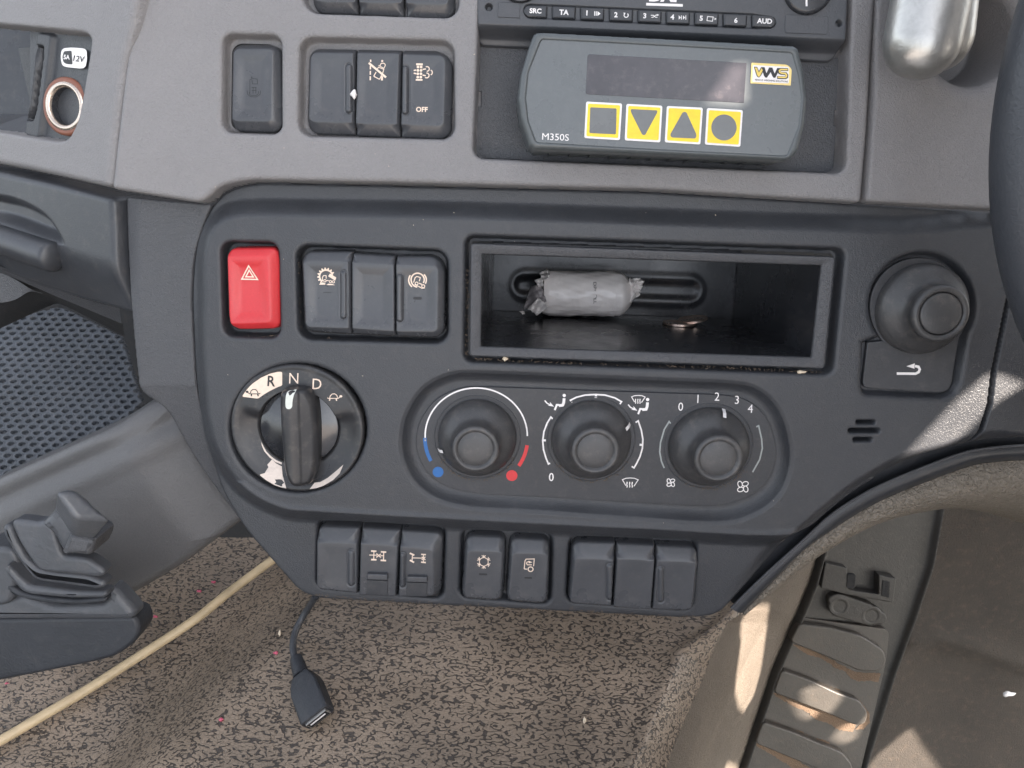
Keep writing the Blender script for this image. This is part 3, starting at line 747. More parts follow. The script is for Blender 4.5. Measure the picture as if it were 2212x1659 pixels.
# ================================================================== SWITCHES
def switch(name,label,body,face,k,rad,frad,mat='switch',w=2.0,group=None,rib=None,dish=0.9,drop=3.6,cat_='switch',sp=1.15,conv=False):
    bo=rpoly(z(k,body),[zl(k,r) for r in rad]); fo=rpoly(z(k,face),[zl(k,r) for r in frad])
    ys=[p[1] for p in z(k,face)]; y0,y1=min(ys),max(ys); slant=0.045
    ribp=None
    if rib: x0,a0,x1,a1=rib; q=(x1-x0)/2; ribp=rpoly(z(k,[(x0,a0),(x1,a0),(x1,a1),(x0,a1)]),zl(k,q)*.98)
    def h(X,Y):
        b=sdf(bo,X,Y,30); f=sdf(fo,X,Y,60)
        t=np.clip((Y-(y0+y1)/2)/((y1-y0)/2),-1.05,1.05)
        inside=-dish*(1-t*t)*ss(0,26,f)
        out=np.clip(-f,0,None); tot=out+np.clip(b,0.01,None)
        hh=np.where(f>0,inside,-drop*np.clip(out/np.maximum(tot,1e-3),0,1)**1.35*np.clip(tot/12,0,1))
        hh+=edge(b,4,1.0,9,3.2)
        if ribp is not None:
            rr=sdf(ribp,X,Y,10); hh+=1.15*np.sqrt(np.clip(rr/4.5,0,1))-0.35*np.exp(-((rr+1.6)/1.3)**2)
        return hh
    def hc(X,Y):
        r=h(X,Y); r[sdf(bo,X,Y,30)<-3.4]=-1e6; return r
    xs=[p[0] for p in bo]; yy=[p[1] for p in bo]
    cx=sum(xs)/len(xs); cy=sum(yy)/len(yy)
    t_=thing(name,label,cat_,P(cx,max(yy),w-8),group)
    HF('rocker_cap',(min(xs)-5,min(yy)-5,max(xs)+5,max(yy)+5),sp,hc,M[mat],t_,w=w,cut=-1e5)
    # hollow body behind the cap
    prism('switch_housing',[(cx+(a-cx)*.97,cy+(b-cy)*.985) for a,b in bo],w-7,w-16,M['void'],t_,r=0)
    return t_,(w,h)

G1='switches in the upper grey panel'; G2='switches in the row beside the red hazard switch'; G3='switches in the lowest row of the console'
# --- upper panel
s,sf=switch('bin_lift_switch','single charcoal push switch alone in its recess, with a faint engraved outline',
 [(150,352),(545,362),(572,1090),(140,1082)],[(172,408),(488,410),(474,1000),(160,996)],'Z2',[90,90,110,80],[40,40,30,30],w=1.5,dish=1.4)
decal('engraved_symbol',[stroke(z('Z2',p),zl('Z2',5)) for p in (
 [(272,745),(276,775),(300,796),(350,798),(380,776),(384,745)],[(290,760),(294,780),(308,785),(348,786),(364,772),(368,750)],
 [(308,630),(308,650),(295,655),(295,770)],[(308,630),(318,645),(356,650),(358,690),(316,690),(312,655)],[(310,720),(350,720)],[(310,745),(350,745)],[(322,715),(322,770)],[(345,715),(345,770)])],M['dim'],s,surf=sf,lift=.1)
s,sf=switch('blank_switch','blank charcoal switch with a raised rib, left of the lane departure switch',
 [(785,388),(1176,396),(1166,1112),(765,1102)],[(810,438),(1150,444),(1140,1012),(795,1002)],'Z2',[90,18,14,100],[50,5,5,40],w=1.5,group=G1,rib=(1093,528,1145,935))
s,sf=switch('lane_assist_switch','charcoal switch with cream lane departure symbol, a truck crossed out over a dashed line',
 [(1186,396),(1556,404),(1538,1132),(1172,1118)],[(1183,440),(1530,446),(1512,1025),(1165,1018)],'Z2',[12,14,12,14],[3,3,3,3],w=1.5,group=G1)
def W1(p): return z('W1',p)
decal('symbol',[stroke(W1([(855,228),(855,262)]),zl('W1',22)),stroke(W1([(851,320),(849,378)]),zl('W1',20)),stroke(W1([(849,402),(848,462)]),zl('W1',20)),stroke(W1([(847,486),(846,548)]),zl('W1',22)),
 stroke(W1([(1039,234),(1037,262)]),zl('W1',30)),
 stroke(W1([(1000,322),(1022,284),(1060,282),(1084,300),(1085,318),(1062,362),(1030,345),(985,322)]),zl('W1',13),True),
 stroke(W1([(960,372),(978,344),(1062,378),(1045,430)]),zl('W1',13)),stroke(W1([(1045,430),(1000,520),(988,532),(908,490),(905,478),(940,420)]),zl('W1',14)),
 stroke(W1([(1034,485),(1030,552)]),zl('W1',30)),stroke(W1([(826,278),(1096,504)]),zl('W1',32))],M['cream'],s,surf=sf)
s,sf=switch('filter_burn_off_switch','charcoal switch with cream exhaust filter symbol above the word OFF',
 [(1563,404),(1880,408),(1975,500),(1962,1150),(1546,1134)],[(1566,452),(1912,466),(1898,1038),(1545,1025)],'Z2',[14,60,90,110,14],[4,50,40,4],w=1.5,group=G1,rib=(1560,543,1612,945))
it=[fill(W1([(1572,284),(1677,286),(1676,316),(1571,314)])),fill(W1([(1564,528),(1671,530),(1669,556),(1562,554)]))]
for r_,y_ in enumerate((341,394,446,498)):
    for c_ in (1601,1650): it.append(fill(W1(ell(c_-r_*2,y_+r_*.6,21,21,20))))
it+=[stroke(W1([(1533,396),(1572,390)]),zl('W1',20)),stroke(W1([(1533,438),(1572,446)]),zl('W1',20)),stroke(W1([(1674,380),(1724,372)]),zl('W1',20)),stroke(W1([(1672,468),(1722,478)]),zl('W1',20)),
 stroke(W1(ell(1742,372,36,36,16,-120,95)),zl('W1',17)),stroke(W1(ell(1736,474,38,38,16,-95,130)),zl('W1',17)),stroke(W1(ell(1792,428,34,38,12,-75,75)),zl('W1',17))]
it.append(text('OFF',W1((1662,1010)),zl('W1',82),0.02,bold=.03,sx=.98))
decal('symbol',it,M['cream'],s,surf=sf)
for i,(b,f,r_) in enumerate((([(800,-320),(1180,-310),(1190,110),(820,98)],[(830,-280),(1165,-275),(1172,15),(842,5)],[60,10,10,90]),
 ([(1200,-310),(1562,-300),(1572,132),(1200,112)],[(1200,-270),(1550,-265),(1556,22),(1200,16)],[10,10,10,10]),
 ([(1582,-300),(1990,-290),(1992,150),(1590,138)],[(1582,-262),(1935,-255),(1935,30),(1588,24)],[10,60,100,10]))):
    t_,_=switch('dash_switch',('switch cut off by the top of the picture, leftmost of three','switch cut off by the top of the picture, middle of three','switch cut off by the top of the picture, rightmost of three')[i],b,f,'Z2',r_,[20]*4,w=1.5,group='switches cut off by the top edge')
# --- hazard and its neighbours
s,sf=switch('hazard_switch','bright red hazard warning switch with a cream double triangle',
 [(140,195),(405,192),(422,250),(428,640),(170,645),(150,560)],[(152,240),(368,238),(382,600),(165,608)],'Z6',[40,50,30,45,45,20],[14,30,24,14],mat='red',w=3,dish=2.2,drop=3.4)
def Z6(p): return z('Z6',p)
decal('symbol',[stroke(Z6([(261,290),(307,366),(220,364)]),zl('Z6',7),True),stroke(Z6([(262,315),(284,352),(242,351)]),zl('Z6',7),True)],M['cream'],s,surf=sf)
s,sf=switch('dumper_differential_switch','charcoal switch with cream cogwheel and tipping truck symbol, next to the red hazard switch',
 [(552,212),(828,212),(828,672),(570,655)],[(568,262),(808,268),(812,632),(582,625)],'Z6',[55,12,10,50],[26,3,3,22],group=G2,rib=(768,318,802,582),w=2.5,dish=1.6)
def W2(p): return z('W2',p)
gear=[]
for i in range(44):
    a=math.radians(150-20+ i*(-248)/43+20); tooth=(i//2)%2==0
    r_=132 if tooth else 106; gear.append((434+r_*math.cos(math.radians(232-i*5.6))*1.0,302-r_*math.sin(math.radians(232-i*5.6))))
inner=[(434+86*math.cos(math.radians(232-i*5.6)),302-82*math.sin(math.radians(232-i*5.6))) for i in range(43,-1,-1)]
inner=[p for p in inner]; gear=gear
it=[fill(W2(gear[:40]+inner[4:])),stroke(W2([(382,375),(378,320),(395,290),(434,290),(434,335)]),zl('W2',12)),
 fill(W2([(492,258),(584,320),(566,364),(464,300)])),stroke(W2(ell(415,367,18,18,16)),zl('W2',10),True),stroke(W2(ell(496,378,17,17,16)),zl('W2',10),True),stroke(W2(ell(540,383,17,17,16)),zl('W2',10),True),
 stroke(W2([(440,362),(472,366)]),zl('W2',12)),fill(W2([(328,424),(350,398),(385,390),(425,410),(418,424)])),fill(W2([(430,428),(470,410),(520,412),(566,432)]))]
decal('symbol',it,M['cream'],s,surf=sf)
decal('indicator_lens',[stroke(W2([(385,548),(400,541),(508,543)]),zl('W2',7))],M['dim'],s,surf=sf)
s,sf=switch('blank_switch','plain charcoal blank switch between the tipping truck switch and the hill brake switch',
 [(832,222),(1066,236),(1070,682),(832,670)],[(830,272),(1062,284),(1062,648),(832,632)],'Z6',[10,10,10,10],[3,3,3,3],group=G2,w=2.5,dish=1.6)
s,sf=switch('hill_brake_switch','charcoal switch with cream circled truck on a slope symbol and small dark indicator lens',
 [(1074,238),(1290,238),(1340,300),(1338,690),(1076,684)],[(1074,284),(1304,292),(1300,650),(1074,650)],'Z6',[12,50,50,60,10],[3,26,22,3],group=G2,rib=(1080,336,1115,598),w=2.5,dish=1.6)
it=[stroke(W2(ell(1782,350,97,97,30,-205,30)),zl('W2',20)),stroke(W2(ell(1782,350,97,110,14,95,165)),zl('W2',20)),stroke(W2(ell(1782,358,132,128,12,130,215)),zl('W2',20)),stroke(W2(ell(1778,352,132,120,12,-42,28)),zl('W2',20)),
 stroke(W2([(1722,392),(1745,320),(1770,302),(1822,318),(1805,374)]),zl('W2',13)),stroke(W2(ell(1766,406,21,21,16)),zl('W2',12),True),stroke(W2(ell(1863,447,22,22,16)),zl('W2',12),True),stroke(W2([(1800,402),(1845,420)]),zl('W2',16)),stroke(W2([(1735,422),(1800,452),(1846,478),(1884,474)]),zl('W2',13))]
decal('symbol',it,M['cream'],s,surf=sf)
decal('indicator_lens',[fill(W2(rpoly([(1715,606),(1843,606),(1841,646),(1713,644)],20)))],M['dim'],s,surf=sf)
# --- lowest row
def low(name,label,b,f,rad,frad,**kw): return switch(name,label,b,f,'Y2',rad,frad,group=G3,w=-4.5,dish=0.3,drop=4.6,**kw)
s,sf=low('blank_switch','blank charcoal switch with a rib, leftmost in the lowest row',[(82,76),(305,84),(300,432),(80,410)],[(88,150),(292,156),(294,415),(86,392)],[38,8,8,40],[10,3,3,16],rib=(250,190,284,380))
def W6(p): return z('W6',p)
s,sf=low('axle_lock_switch','charcoal switch with cream twin axle lock symbol over a square latch',[(318,84),(525,96),(506,442),(309,434)],[(316,156),(512,170),(502,438),(309,428)],[8,8,8,8],[3,3,3,3])
q=zl('W6',13)
decal('symbol',[stroke(W6([(204,118),(260,121)]),zl('W6',17)),stroke(W6([(204,208),(260,210)]),zl('W6',17)),stroke(W6([(234,118),(232,210)]),zl('W6',9)),stroke(W6([(186,160),(266,162)]),zl('W6',9)),
 stroke(W6([(260,145),(306,186)]),zl('W6',11)),stroke(W6([(306,148),(258,184)]),zl('W6',11)),stroke(W6([(300,166),(340,168)]),zl('W6',9)),stroke(W6([(306,126),(362,129)]),zl('W6',17)),stroke(W6([(303,215),(360,218)]),zl('W6',17)),stroke(W6([(336,126),(333,216)]),zl('W6',10))],M['cream'],s,surf=sf)
prism('latch',rpoly(z('Y2',[(352,318),(460,322),(462,352),(350,349)]),1.2),-2.0,-6,M['switch'],s,r=.5)
prism('latch_slide',z('Y2',[(350,351),(462,354),(462,428),(348,426)]),-3.9,-7,M['smooth'],s,r=.3)
s,sf=low('rear_axle_switch','charcoal switch with cream single drive axle symbol over a square latch',[(530,98),(755,112),(742,448),(520,442)],[(528,172),(700,190),(706,430),(520,436)],[8,40,40,8],[3,20,14,3],rib=(528,205,556,388))
decal('symbol',[stroke(W6([(606,140),(652,162)]),zl('W6',17)),stroke(W6([(606,214),(650,238)]),zl('W6',17)),stroke(W6([(634,150),(628,228)]),zl('W6',9)),stroke(W6([(632,190),(736,192)]),zl('W6',9)),
 stroke(W6([(724,152),(773,155)]),zl('W6',14)),stroke(W6([(722,234),(772,238)]),zl('W6',14)),stroke(W6([(748,154),(747,236)]),zl('W6',9)),stroke(W6([(730,178),(768,210)]),zl('W6',10)),stroke(W6([(768,178),(730,210)]),zl('W6',10))],M['cream'],s,surf=sf)
prism('latch',rpoly(z('Y2',[(566,332),(672,336),(673,364),(562,361)]),1.2),-2.0,-6,M['switch'],s,r=.5)
prism('latch_slide',z('Y2',[(562,363),(673,366),(672,438),(560,436)]),-3.9,-7,M['smooth'],s,r=.3)
s,sf=low('air_conditioning_switch','charcoal switch with a cream snowflake symbol',[(878,126),(1092,134),(1076,476),(856,462)],[(890,194),(1072,200),(1060,450),(872,440)],[42,42,46,46],[20,20,26,26])
c_=(1373,231); it=[]
hexp=[(c_[0]+52*math.cos(math.radians(90+60*i)),c_[1]-50*math.sin(math.radians(90+60*i))) for i in range(6)]
it.append(stroke(W6(hexp),zl('W6',8),True))
for i in range(6):
    a=math.radians(90+60*i); ca,sa=math.cos(a),math.sin(a)
    pt=lambda r,da=0: (c_[0]+r*math.cos(a+da),c_[1]-r*math.sin(a+da))
    it.append(stroke(W6([pt(40),pt(72)]),zl('W6',8))); it.append(stroke(W6([pt(70,.30),pt(52),pt(70,-.30)]),zl('W6',8)))
decal('symbol',it,M['cream'],s,surf=sf)
decal('indicator_lens',[fill(W6(rpoly([(1322,350),(1408,353),(1407,372),(1322,370)],8)))],M['dim'],s,surf=sf)
s,sf=low('recirculation_switch','charcoal switch with a cream cab air recirculation symbol',[(1118,138),(1328,150),(1318,492),(1094,476)],[(1130,206),(1316,212),(1302,466),(1110,452)],[42,42,46,46],[20,20,26,26])
decal('symbol',[stroke(W6([(1822,308),(1796,306),(1792,300),(1800,220),(1812,202),(1896,200),(1890,272),(1884,272)]),zl('W6',9)),stroke(W6(ell(1858,308,26,24,18)),zl('W6',10),True),
 stroke(W6([(1870,262),(1826,262),(1816,248),(1820,234),(1840,228)]),zl('W6',9)),fill(W6([(1838,218),(1878,236),(1838,246)]))],M['cream'],s,surf=sf)
decal('indicator_lens',[fill(W6(rpoly([(1794,388),(1874,391),(1873,408),(1793,405)],8)))],M['dim'],s,surf=sf)
s,sf=low('blank_switch','blank switch ribbed at its right edge, right of the recirculation switch',[(1452,160),(1682,166),(1660,502),(1432,484)],[(1466,236),(1664,244),(1652,484),(1440,468)],[44,8,8,40],[10,3,3,16],rib=(1632,264,1664,455))
s,sf=low('blank_switch','plain charcoal blank switch with no rib, second from the right end of the lowest row',[(1690,168),(1896,178),(1870,512),(1668,506)],[(1690,236),(1886,248),(1866,505),(1668,490)],[8,8,8,8],[3,3,3,3])
s,sf=low('blank_switch','blank charcoal switch with a rib on its left edge, rightmost in the lowest row',[(1905,180),(2128,190),(2104,524),(1878,514)],[(1902,248),(2108,256),(2082,508),(1876,502)],[8,46,42,8],[3,20,20,3],rib=(1906,278,1936,468))

# ================================================================== WEIGHING DISPLAY
def Z3(p): return z('Z3',p)
wu=thing('weighing_display','grey vehicle weighing display with dark window, four yellow keys and yellow VWS logo','weighing display',P(1440,350,-10))
HO=Z3([(405,184),(440,179),(1150,216),(1880,256),(1906,272),(1938,400),(1956,560),(1944,700),(1906,855),(1862,906),(1830,914),(1100,880),(395,850),(366,828),(318,680),(302,560),(318,425),(362,275),(390,198)])
HO=rpoly(HO,3)
FO=rpoly(Z3([(437,220),(1150,258),(1866,298),(1903,430),(1921,560),(1904,720),(1836,890),(1100,853),(407,812),(362,690),(347,560),(362,410)]),6)
def h_hs(X,Y):
    d=sdf(HO,X,Y,20); f=sdf(FO,X,Y,20)
    h=edge(d,12,3.4,34,3.5)
    h-=0.0+1.3*ss(-1.5,3,f)
    return np.where(d<-3.6,-1e6,h)
HF('housing',(555,58,1755,360),2.0,h_hs,M['unit'],wu,w=27,cut=-1e5)
# deep rear shell, slightly smaller
cxh,cyh=1440,205
prism('rear_shell',[(cxh+(a-cxh)*.985,cyh+(b-cyh)*.97) for a,b in HO],4,-12,M['unit'],wu,r=1)
prism('face_film',[(1432+(a-1432)*.996,205+(b-205)*.99) for a,b in FO],26.3,25,M['face'],wu,r=.2)
lcdp=rpoly(Z3([(702,308),(1605,358),(1590,585),(690,535)]),[5,1,1,5])
prism('display_window',lcdp,26.55,26,M['lcd'],wu,r=.1)
KY=[[(693,577),(898,588),(885,797),(682,785)],[(922,590),(1127,601),(1115,810),(912,798)],[(1152,602),(1357,612),(1343,822),(1140,809)],[(1380,614),(1585,626),(1570,835),(1368,822)]]
for i,q_ in enumerate(KY):
    cx_=sum(p[0] for p in q_)/4; cy_=sum(p[1] for p in q_)/4
    kb=prism('key',rpoly(Z3(q_),4),26.7,26,M['white'],wu,r=.15)
    yq=[(cx_+(a-cx_)*.89,cy_+(b-cy_)*.89) for a,b in q_]
    if i==0: hp_=rpoly(Z3([(716,610),(866,617),(862,764),(711,757)]),2.5)
    elif i==1: hp_=rpoly(Z3([(945,620),(1097,628),(1097,640),(1028,768),(1012,768),(948,640)]),4)
    elif i==2: hp_=rpoly(Z3([(1243,636),(1262,637),(1320,765),(1316,788),(1176,782),(1170,765)]),4)
    else: hp_=Z3(ell(1476,725,72,74,36))
    decal('yellow_key_print',[fill(rpoly(Z3(yq),3))],M['yellow'],kb,w=26.7)
    decal('key_symbol',[fill(hp_)],M['pad'],kb,w=26.72,lift=.16)
def W4(p): return z('W4',p)
lg=prism('logo_label',rpoly(W4([(700,218),(1740,275),(1880,400),(1850,890),(668,825)]),[2,5,5,1,1]),26.6,26.2,M['logobg'],wu,r=.05)
decal('logo_ground',[fill(rpoly(W4([(735,290),(1790,345),(1790,830),(720,790)]),3))],M['white'],lg,w=26.6)
V_=[(760,340),(860,345),(910,470),(975,352),(1050,352),(1050,460),(970,600),(930,650),(880,650),(840,600)]
decal('logo_letters_dark',[fill(W4(V_)),
 fill(W4([(985,352),(1075,355),(1130,530),(1210,362),(1305,365),(1370,540),(1450,375),(1530,380),(1420,610),(1390,665),(1340,665),(1300,610),(1255,500),(1180,610),(1145,662),(1100,662),(1060,610),(1000,420)])),
 stroke(W4([(1770,425),(1540,420),(1500,455),(1510,510),(1560,535),(1700,545),(1730,590),(1725,640),(1690,665),(1445,655)]),zl('W4',84))],M['blackp'],lg,w=26.6,lift=.2)
decal('logo_letters_yellow',[fill(W4([(785,362),(848,368),(908,510),(990,380),(1020,450),(950,590),(920,632),(890,632),(860,590)])),
 stroke(W4([(1750,425),(1550,422),(1512,455),(1520,500),(1570,528),(1690,540),(1718,585),(1712,635),(1680,655),(1460,648)]),zl('W4',44))],M['logoyel'],lg,w=26.6,lift=.28)
decal('logo_words',[text('VEHICLE WEIGHING SOLUTIONS',W4((1270,748)),zl('W4',52),.058,sx=.92,bold=.01)],M['blackp'],lg,w=26.6,lift=.24)
decal('model_lettering',[text('M350S',Z3((519,779)),zl('Z3',38),.045,sx=1.06)],M['white'],wu,w=26.3)

# blank plate behind it
bp_=thing('blanking_plate','dark grey blanking plate with notched sides behind the weighing display','plate',P(1420,375,-10))
prism('plate',rpoly(Z3([(92,245),(2135,330),(2128,625),(2108,628),(2100,712),(2118,716),(2096,985),(60,898),(78,606),(95,606),(97,520),(80,518)]),[4,6,0,0,0,0,6,4,0,0,0,0]),-10,-12.5,M['column'],bp_,r=.4)

# ================================================================== RADIO
ra=thing('radio','dark car radio with a row of rounded preset buttons and white lettering','radio',P(1430,110,-10))
RF=Z3([(66,-150),(2188,-120),(2172,240),(2150,330),(70,235),(75,140)])
RFp=rpoly(RF,[0,0,10,16,16,8])
def h_ra(X,Y):
    d=sdf(RFp,X,Y,20); yb=z('Z3',(0,140))[1]+0.042*(X-1030)
    t=Y-yb
    h=edge(d,5,1.2,12,4)-8.5*ss(-4,24,t)-2.5*ss(0,40,t)
    btnrow=np.interp(X,[1083,1692],[18.6,48.5])
    bd=sdf(rpoly(Z3([(332,18),(1640,76),(1775,98),(1772,160),(1640,164),(340,104)]),[16,4,14,14,4,16]),X,Y,10)
    h-=1.2*ss(-1,4,bd)
    for cx_,cy_,r_ in ((140,40,20),(2132,132,18)):
        a,b=z('Z3',(cx_,cy_)); rr=np.hypot(X-a,Y-b); h-=4*ss(zl('Z3',r_)+1,zl('Z3',r_)-2.5,rr)
    a,b=z('Z3',(1947,-60)); rr=np.hypot(X-a,Y-b); h-=1.6*ss(zl('Z3',138),zl('Z3',122),rr)
    a,b=z('Z3',(318,-110)); rr=np.hypot(X-a,Y-b); h-=1.6*ss(zl('Z3',128),zl('Z3',112),rr)
    h[d<-4.4]=-1e6
    return h
HF('faceplate',(1020,-45,1845,135),1.6,h_ra,M['radio'],ra,w=4,cut=-1e5)
BT=[('SRC',405,62,None),('TA',567,70,None),('1',697,74,'play'),('2',862,84,'loop'),('3',1026,90,'mix'),('4',1183,97,'skip'),('5',1347,104,'box'),('6',1544,116,None),('AUD',1707,120,None)]
bx=[405,567,729,893,1056,1217,1380,1542,1706]
for i,(t_,tx,ty,ic) in enumerate(BT):
    cx_=bx[i]; cy_=64+(cx_-405)*.0445; hw,hh_=69,37
    pts=[(cx_-hw,cy_-hh_-2),(cx_+hw,cy_-hh_+4),(cx_+hw-3,cy_+hh_+2),(cx_-hw+2,cy_+hh_-3)]
    rad_=[3,3,3,3]
    if i==0: rad_=[15,3,3,15]
    if i==8: rad_=[3,15,15,3]
    b_=prism('button',rpoly(Z3(pts),rad_),5.0,1.5,M['rbtn'],ra,r=.9)
    its=[text(t_,Z3((tx,ty)),zl('Z3',30 if i else 29),.045,bold=.035,sx=1.02)]
    x0_,y0_=tx+58,ty+3
    if ic=='play': its+=[stroke(Z3([(x0_-14,y0_-13),(x0_-14,y0_+13)]),zl('Z3',5)),stroke(Z3([(x0_-5,y0_-13),(x0_-5,y0_+13)]),zl('Z3',5)),fill(Z3([(x0_+2,y0_-13),(x0_+20,y0+1 if False else y0_+1),(x0_+2,y0_+14)]))]
    if ic=='loop': its+=[stroke(Z3(ell(x0_,y0_,12,12,14,-50,220)),zl('Z3',5)),fill(Z3([(x0_-16,y0_-14),(x0_-4,y0_-14),(x0_-8,y0_-2)]))]
    if ic=='mix': its+=[stroke(Z3([(x0_-24,y0_-6),(x0_-10,y0_-6),(x0_+4,y0_+6),(x0_+14,y0_+6)]),zl('Z3',4)),stroke(Z3([(x0_-20,y0_+6),(x0_-10,y0_+5),(x0_+4,y0_-6),(x0_+14,y0_-7)]),zl('Z3',4)),fill(Z3([(x0_+10,y0_-13),(x0_+24,y0_-7),(x0_+10,y0_-1)]))]
    if ic=='skip': its+=[fill(Z3([(x0_-22,y0_-12),(x0_-10,y0_),(x0_-22,y0_+12)])),stroke(Z3([(x0_-7,y0_-12),(x0_-7,y0_+12)]),zl('Z3',4)),fill(Z3([(x0_+2,y0_-12),(x0_+14,y0_),(x0_+2,y0_+12)])),stroke(Z3([(x0_+18,y0_-12),(x0_+18,y0_+12)]),zl('Z3',4))]
    if ic=='box': its+=[stroke(Z3([(x0_-22,y0_-13),(x0_+10,y0_-10),(x0_+6,y0_+14),(x0_-26,y0_+11)]),zl('Z3',4),True),fill(Z3([(x0_+18,y0_-6),(x0_+28,y0_+1),(x0_+18,y0_+8)]))]
    decal('lettering',its,M['white'],b_,w=5.0)
prism('infrared_window',rpoly(Z3([(193,12),(317,16),(315,102),(190,96)]),1.5),4.5,2,M['radio'],ra,r=.2)
prism('cover_flap',rpoly(Z3([(1826,82),(2070,92),(2068,195),(1824,186)]),5),4.5,2,M['radio'],ra,r=.2)
c_=P(*z('Z3',(1947,-60)),2)
kn=lathe('tuning_knob',c_,[(12.6,0),(12.6,3),(12,4.2),(10.5,4.6),(0,4.6)],M['rbtn'],ra,sharp=50)
decal('knob_mark',[stroke(Z3([(1944,-40),(1946,36)]),zl('Z3',11))],M['white'],kn,w=6.7)
c_=P(*z('Z3',(318,-110)),2)
lathe('volume_knob',c_,[(11,0),(11,3),(10.5,4.2),(9,4.6),(0,4.6)],M['rbtn'],ra,sharp=50)
decal('maker_badge',[text('DAF',Z3((1142,-22)),zl('Z3',66),.03,bold=.05,sx=1.15),stroke(Z3([(1034,24),(1242,31)]),zl('Z3',15))],M['white'],ra,w=4.0)
# ================================================================== STORAGE TRAY
def Z7(p): return z('Z7',p)
tr=thing('storage_tray','open rectangular charcoal storage tray set in the middle of the console','tray',P(1410,760,-60))
TO=rpoly(Z7([(105,165),(2112,240),(2052,855),(98,785)]),5); TI=rpoly(Z7([(168,226),(2040,288),(1985,795),(160,735)]),3)
TO_=np.array(rpoly(Z7([(105,165),(2112,240),(2052,855),(98,785)]),6,8)); TI_=np.array(rpoly(Z7([(168,226),(2040,288),(1985,795),(160,735)]),3,8))
V=[];F=[];rgs=[(0,-7),(0,-.2),(.03,.5),(.08,.9),(.14,1.0),(.5,.35),(.84,-.2),(.93,-.5),(.98,-1.0),(1.0,-1.9)]; m_=len(TO_)
for t_,w_ in rgs:
    q_=TO_*(1-t_)+TI_*t_; p_=P(q_[:,0],q_[:,1],0.5); p_[:,2]=w_; V+=[tuple(r) for r in p_]
for k_ in range(len(rgs)-1):
    for i in range(m_): j=(i+1)%m_; F.append((k_*m_+i,(k_+1)*m_+i,(k_+1)*m_+j,k_*m_+j))
mk('frame',V,F,M['column'],tr,sharp=60)
DEP=150.0
ci=P(*np.array(Z7([(168,226),(2040,288),(1985,795),(160,735)])).T,-1.4)
bk=ci.copy(); bk[:,2]=-2-DEP; cc=bk.mean(0); bk[:,:2]=cc[:2]+(bk[:,:2]-cc[:2])*.97
def sheet(name,a,b,c,d,mat,parent,n=10,thick=None):
    V=[];F=[]
    for i in range(n+1):
        for j in range(n+1):
            s,t=i/n,j/n; V.append(a*(1-s)*(1-t)+b*s*(1-t)+c*s*t+d*(1-s)*t)
    for i in range(n):
        for j in range(n): q=i*(n+1)+j; F.append((q,q+1,q+n+2,q+n+1))
    return mk(name,V,F,mat,parent)
names=('bin_ceiling','bin_side','bin_floor','bin_side')
for i in range(4):
    sheet(names[i],ci[i],ci[(i+1)%4],bk[(i+1)%4],bk[i],M['bin'],tr)
# back wall with long pressed slot
bw=bk[0][2]; U0,U1=bk[3][0],bk[2][0]; V0,V1=(bk[3][1]+bk[2][1])/2,(bk[0][1]+bk[1][1])/2
nx,ny=160,60; us=np.linspace(U0-2,U1+2,nx); vs_=np.linspace(V0-12,V1+12,ny); UU,VV=np.meshgrid(us,vs_)
W_=U1-U0; Hh=V1-V0
def rr2(cu,cv,hu,hv):
    dx=np.maximum(np.abs(UU-cu)-(hu-hv),0); return hv-np.hypot(dx,VV-cv)
cu=U0+W_*.47; cv=V0+Hh*.40
a_=rr2(cu,cv,W_*.40,Hh*.24); b_=rr2(cu,cv,W_*.38,Hh*.11)
hh=.8*ss(-3,3,a_)-1.7*ss(-3.5,3.5,b_)
pts=np.stack([UU,VV,bw+hh-3.5],-1).reshape(-1,3); idx=np.arange(nx*ny).reshape(ny,nx)
F=np.stack([idx[:-1,:-1],idx[:-1,1:],idx[1:,1:],idx[1:,:-1]],-1).reshape(-1,4)
mk('bin_back',pts,np.ascontiguousarray(F),M['bin'],tr)
boxmm('ceiling_strip',(U0+W_*.40,V1-1.5,bw+62),(W_*.18,1.2,3.2),M['pale'],tr,r=.4)
vf=(ci[3][1]+ci[2][1])/2; vfb=(bk[3][1]+bk[2][1])/2
def floorpt(x,y):   # where the ray meets the tray floor
    A=ci[3];B=ci[2];C=bk[2]; n_=np.cross(B-A,C-A); return UP(np.array(x,float),np.array(y,float),A,_nrm(n_))
fn=_nrm(np.cross(bk[2]-ci[2],ci[3]-ci[2])); fn=fn if fn[1]>0 else -fn

# ---- rolled white packet
p0=floorpt(*z('Y7',(430,765))); p1=floorpt(*z('Y7',(1600,765)))
print('packet floor pts',p0,p1)
wpk=max(p0[2],bw+24); 
A0=P(*z('Y7',(420,430)),wpk); B0=P(*z('Y7',(1690,450)),wpk); rp=(P(*z('Y7',(1000,95)),wpk)-P(*z('Y7',(1000,770)),wpk))[1]/2*.97
ax_=_nrm(B0-A0); Lp=np.linalg.norm(B0-A0); up_=_nrm(np.cross(np.cross(ax_,(0,1,0)),ax_)); fw_=np.cross(ax_,up_)
if fw_[2]<0: fw_=-fw_
pk=thing('wrapped_packet','crumpled white wrapped roll of mints, torn open at its left end, lying in the tray','sweet packet',A0-up_*rp)
rs=np.random.RandomState(3)
def crum(s,a):
    return (0.045*math.sin(5*a+9*s)+0.03*math.sin(11*a-14*s+1)+0.022*math.sin(23*a+31*s)+.018*math.sin(37*s+3*a))
V=[];F=[];ns,na=70,72
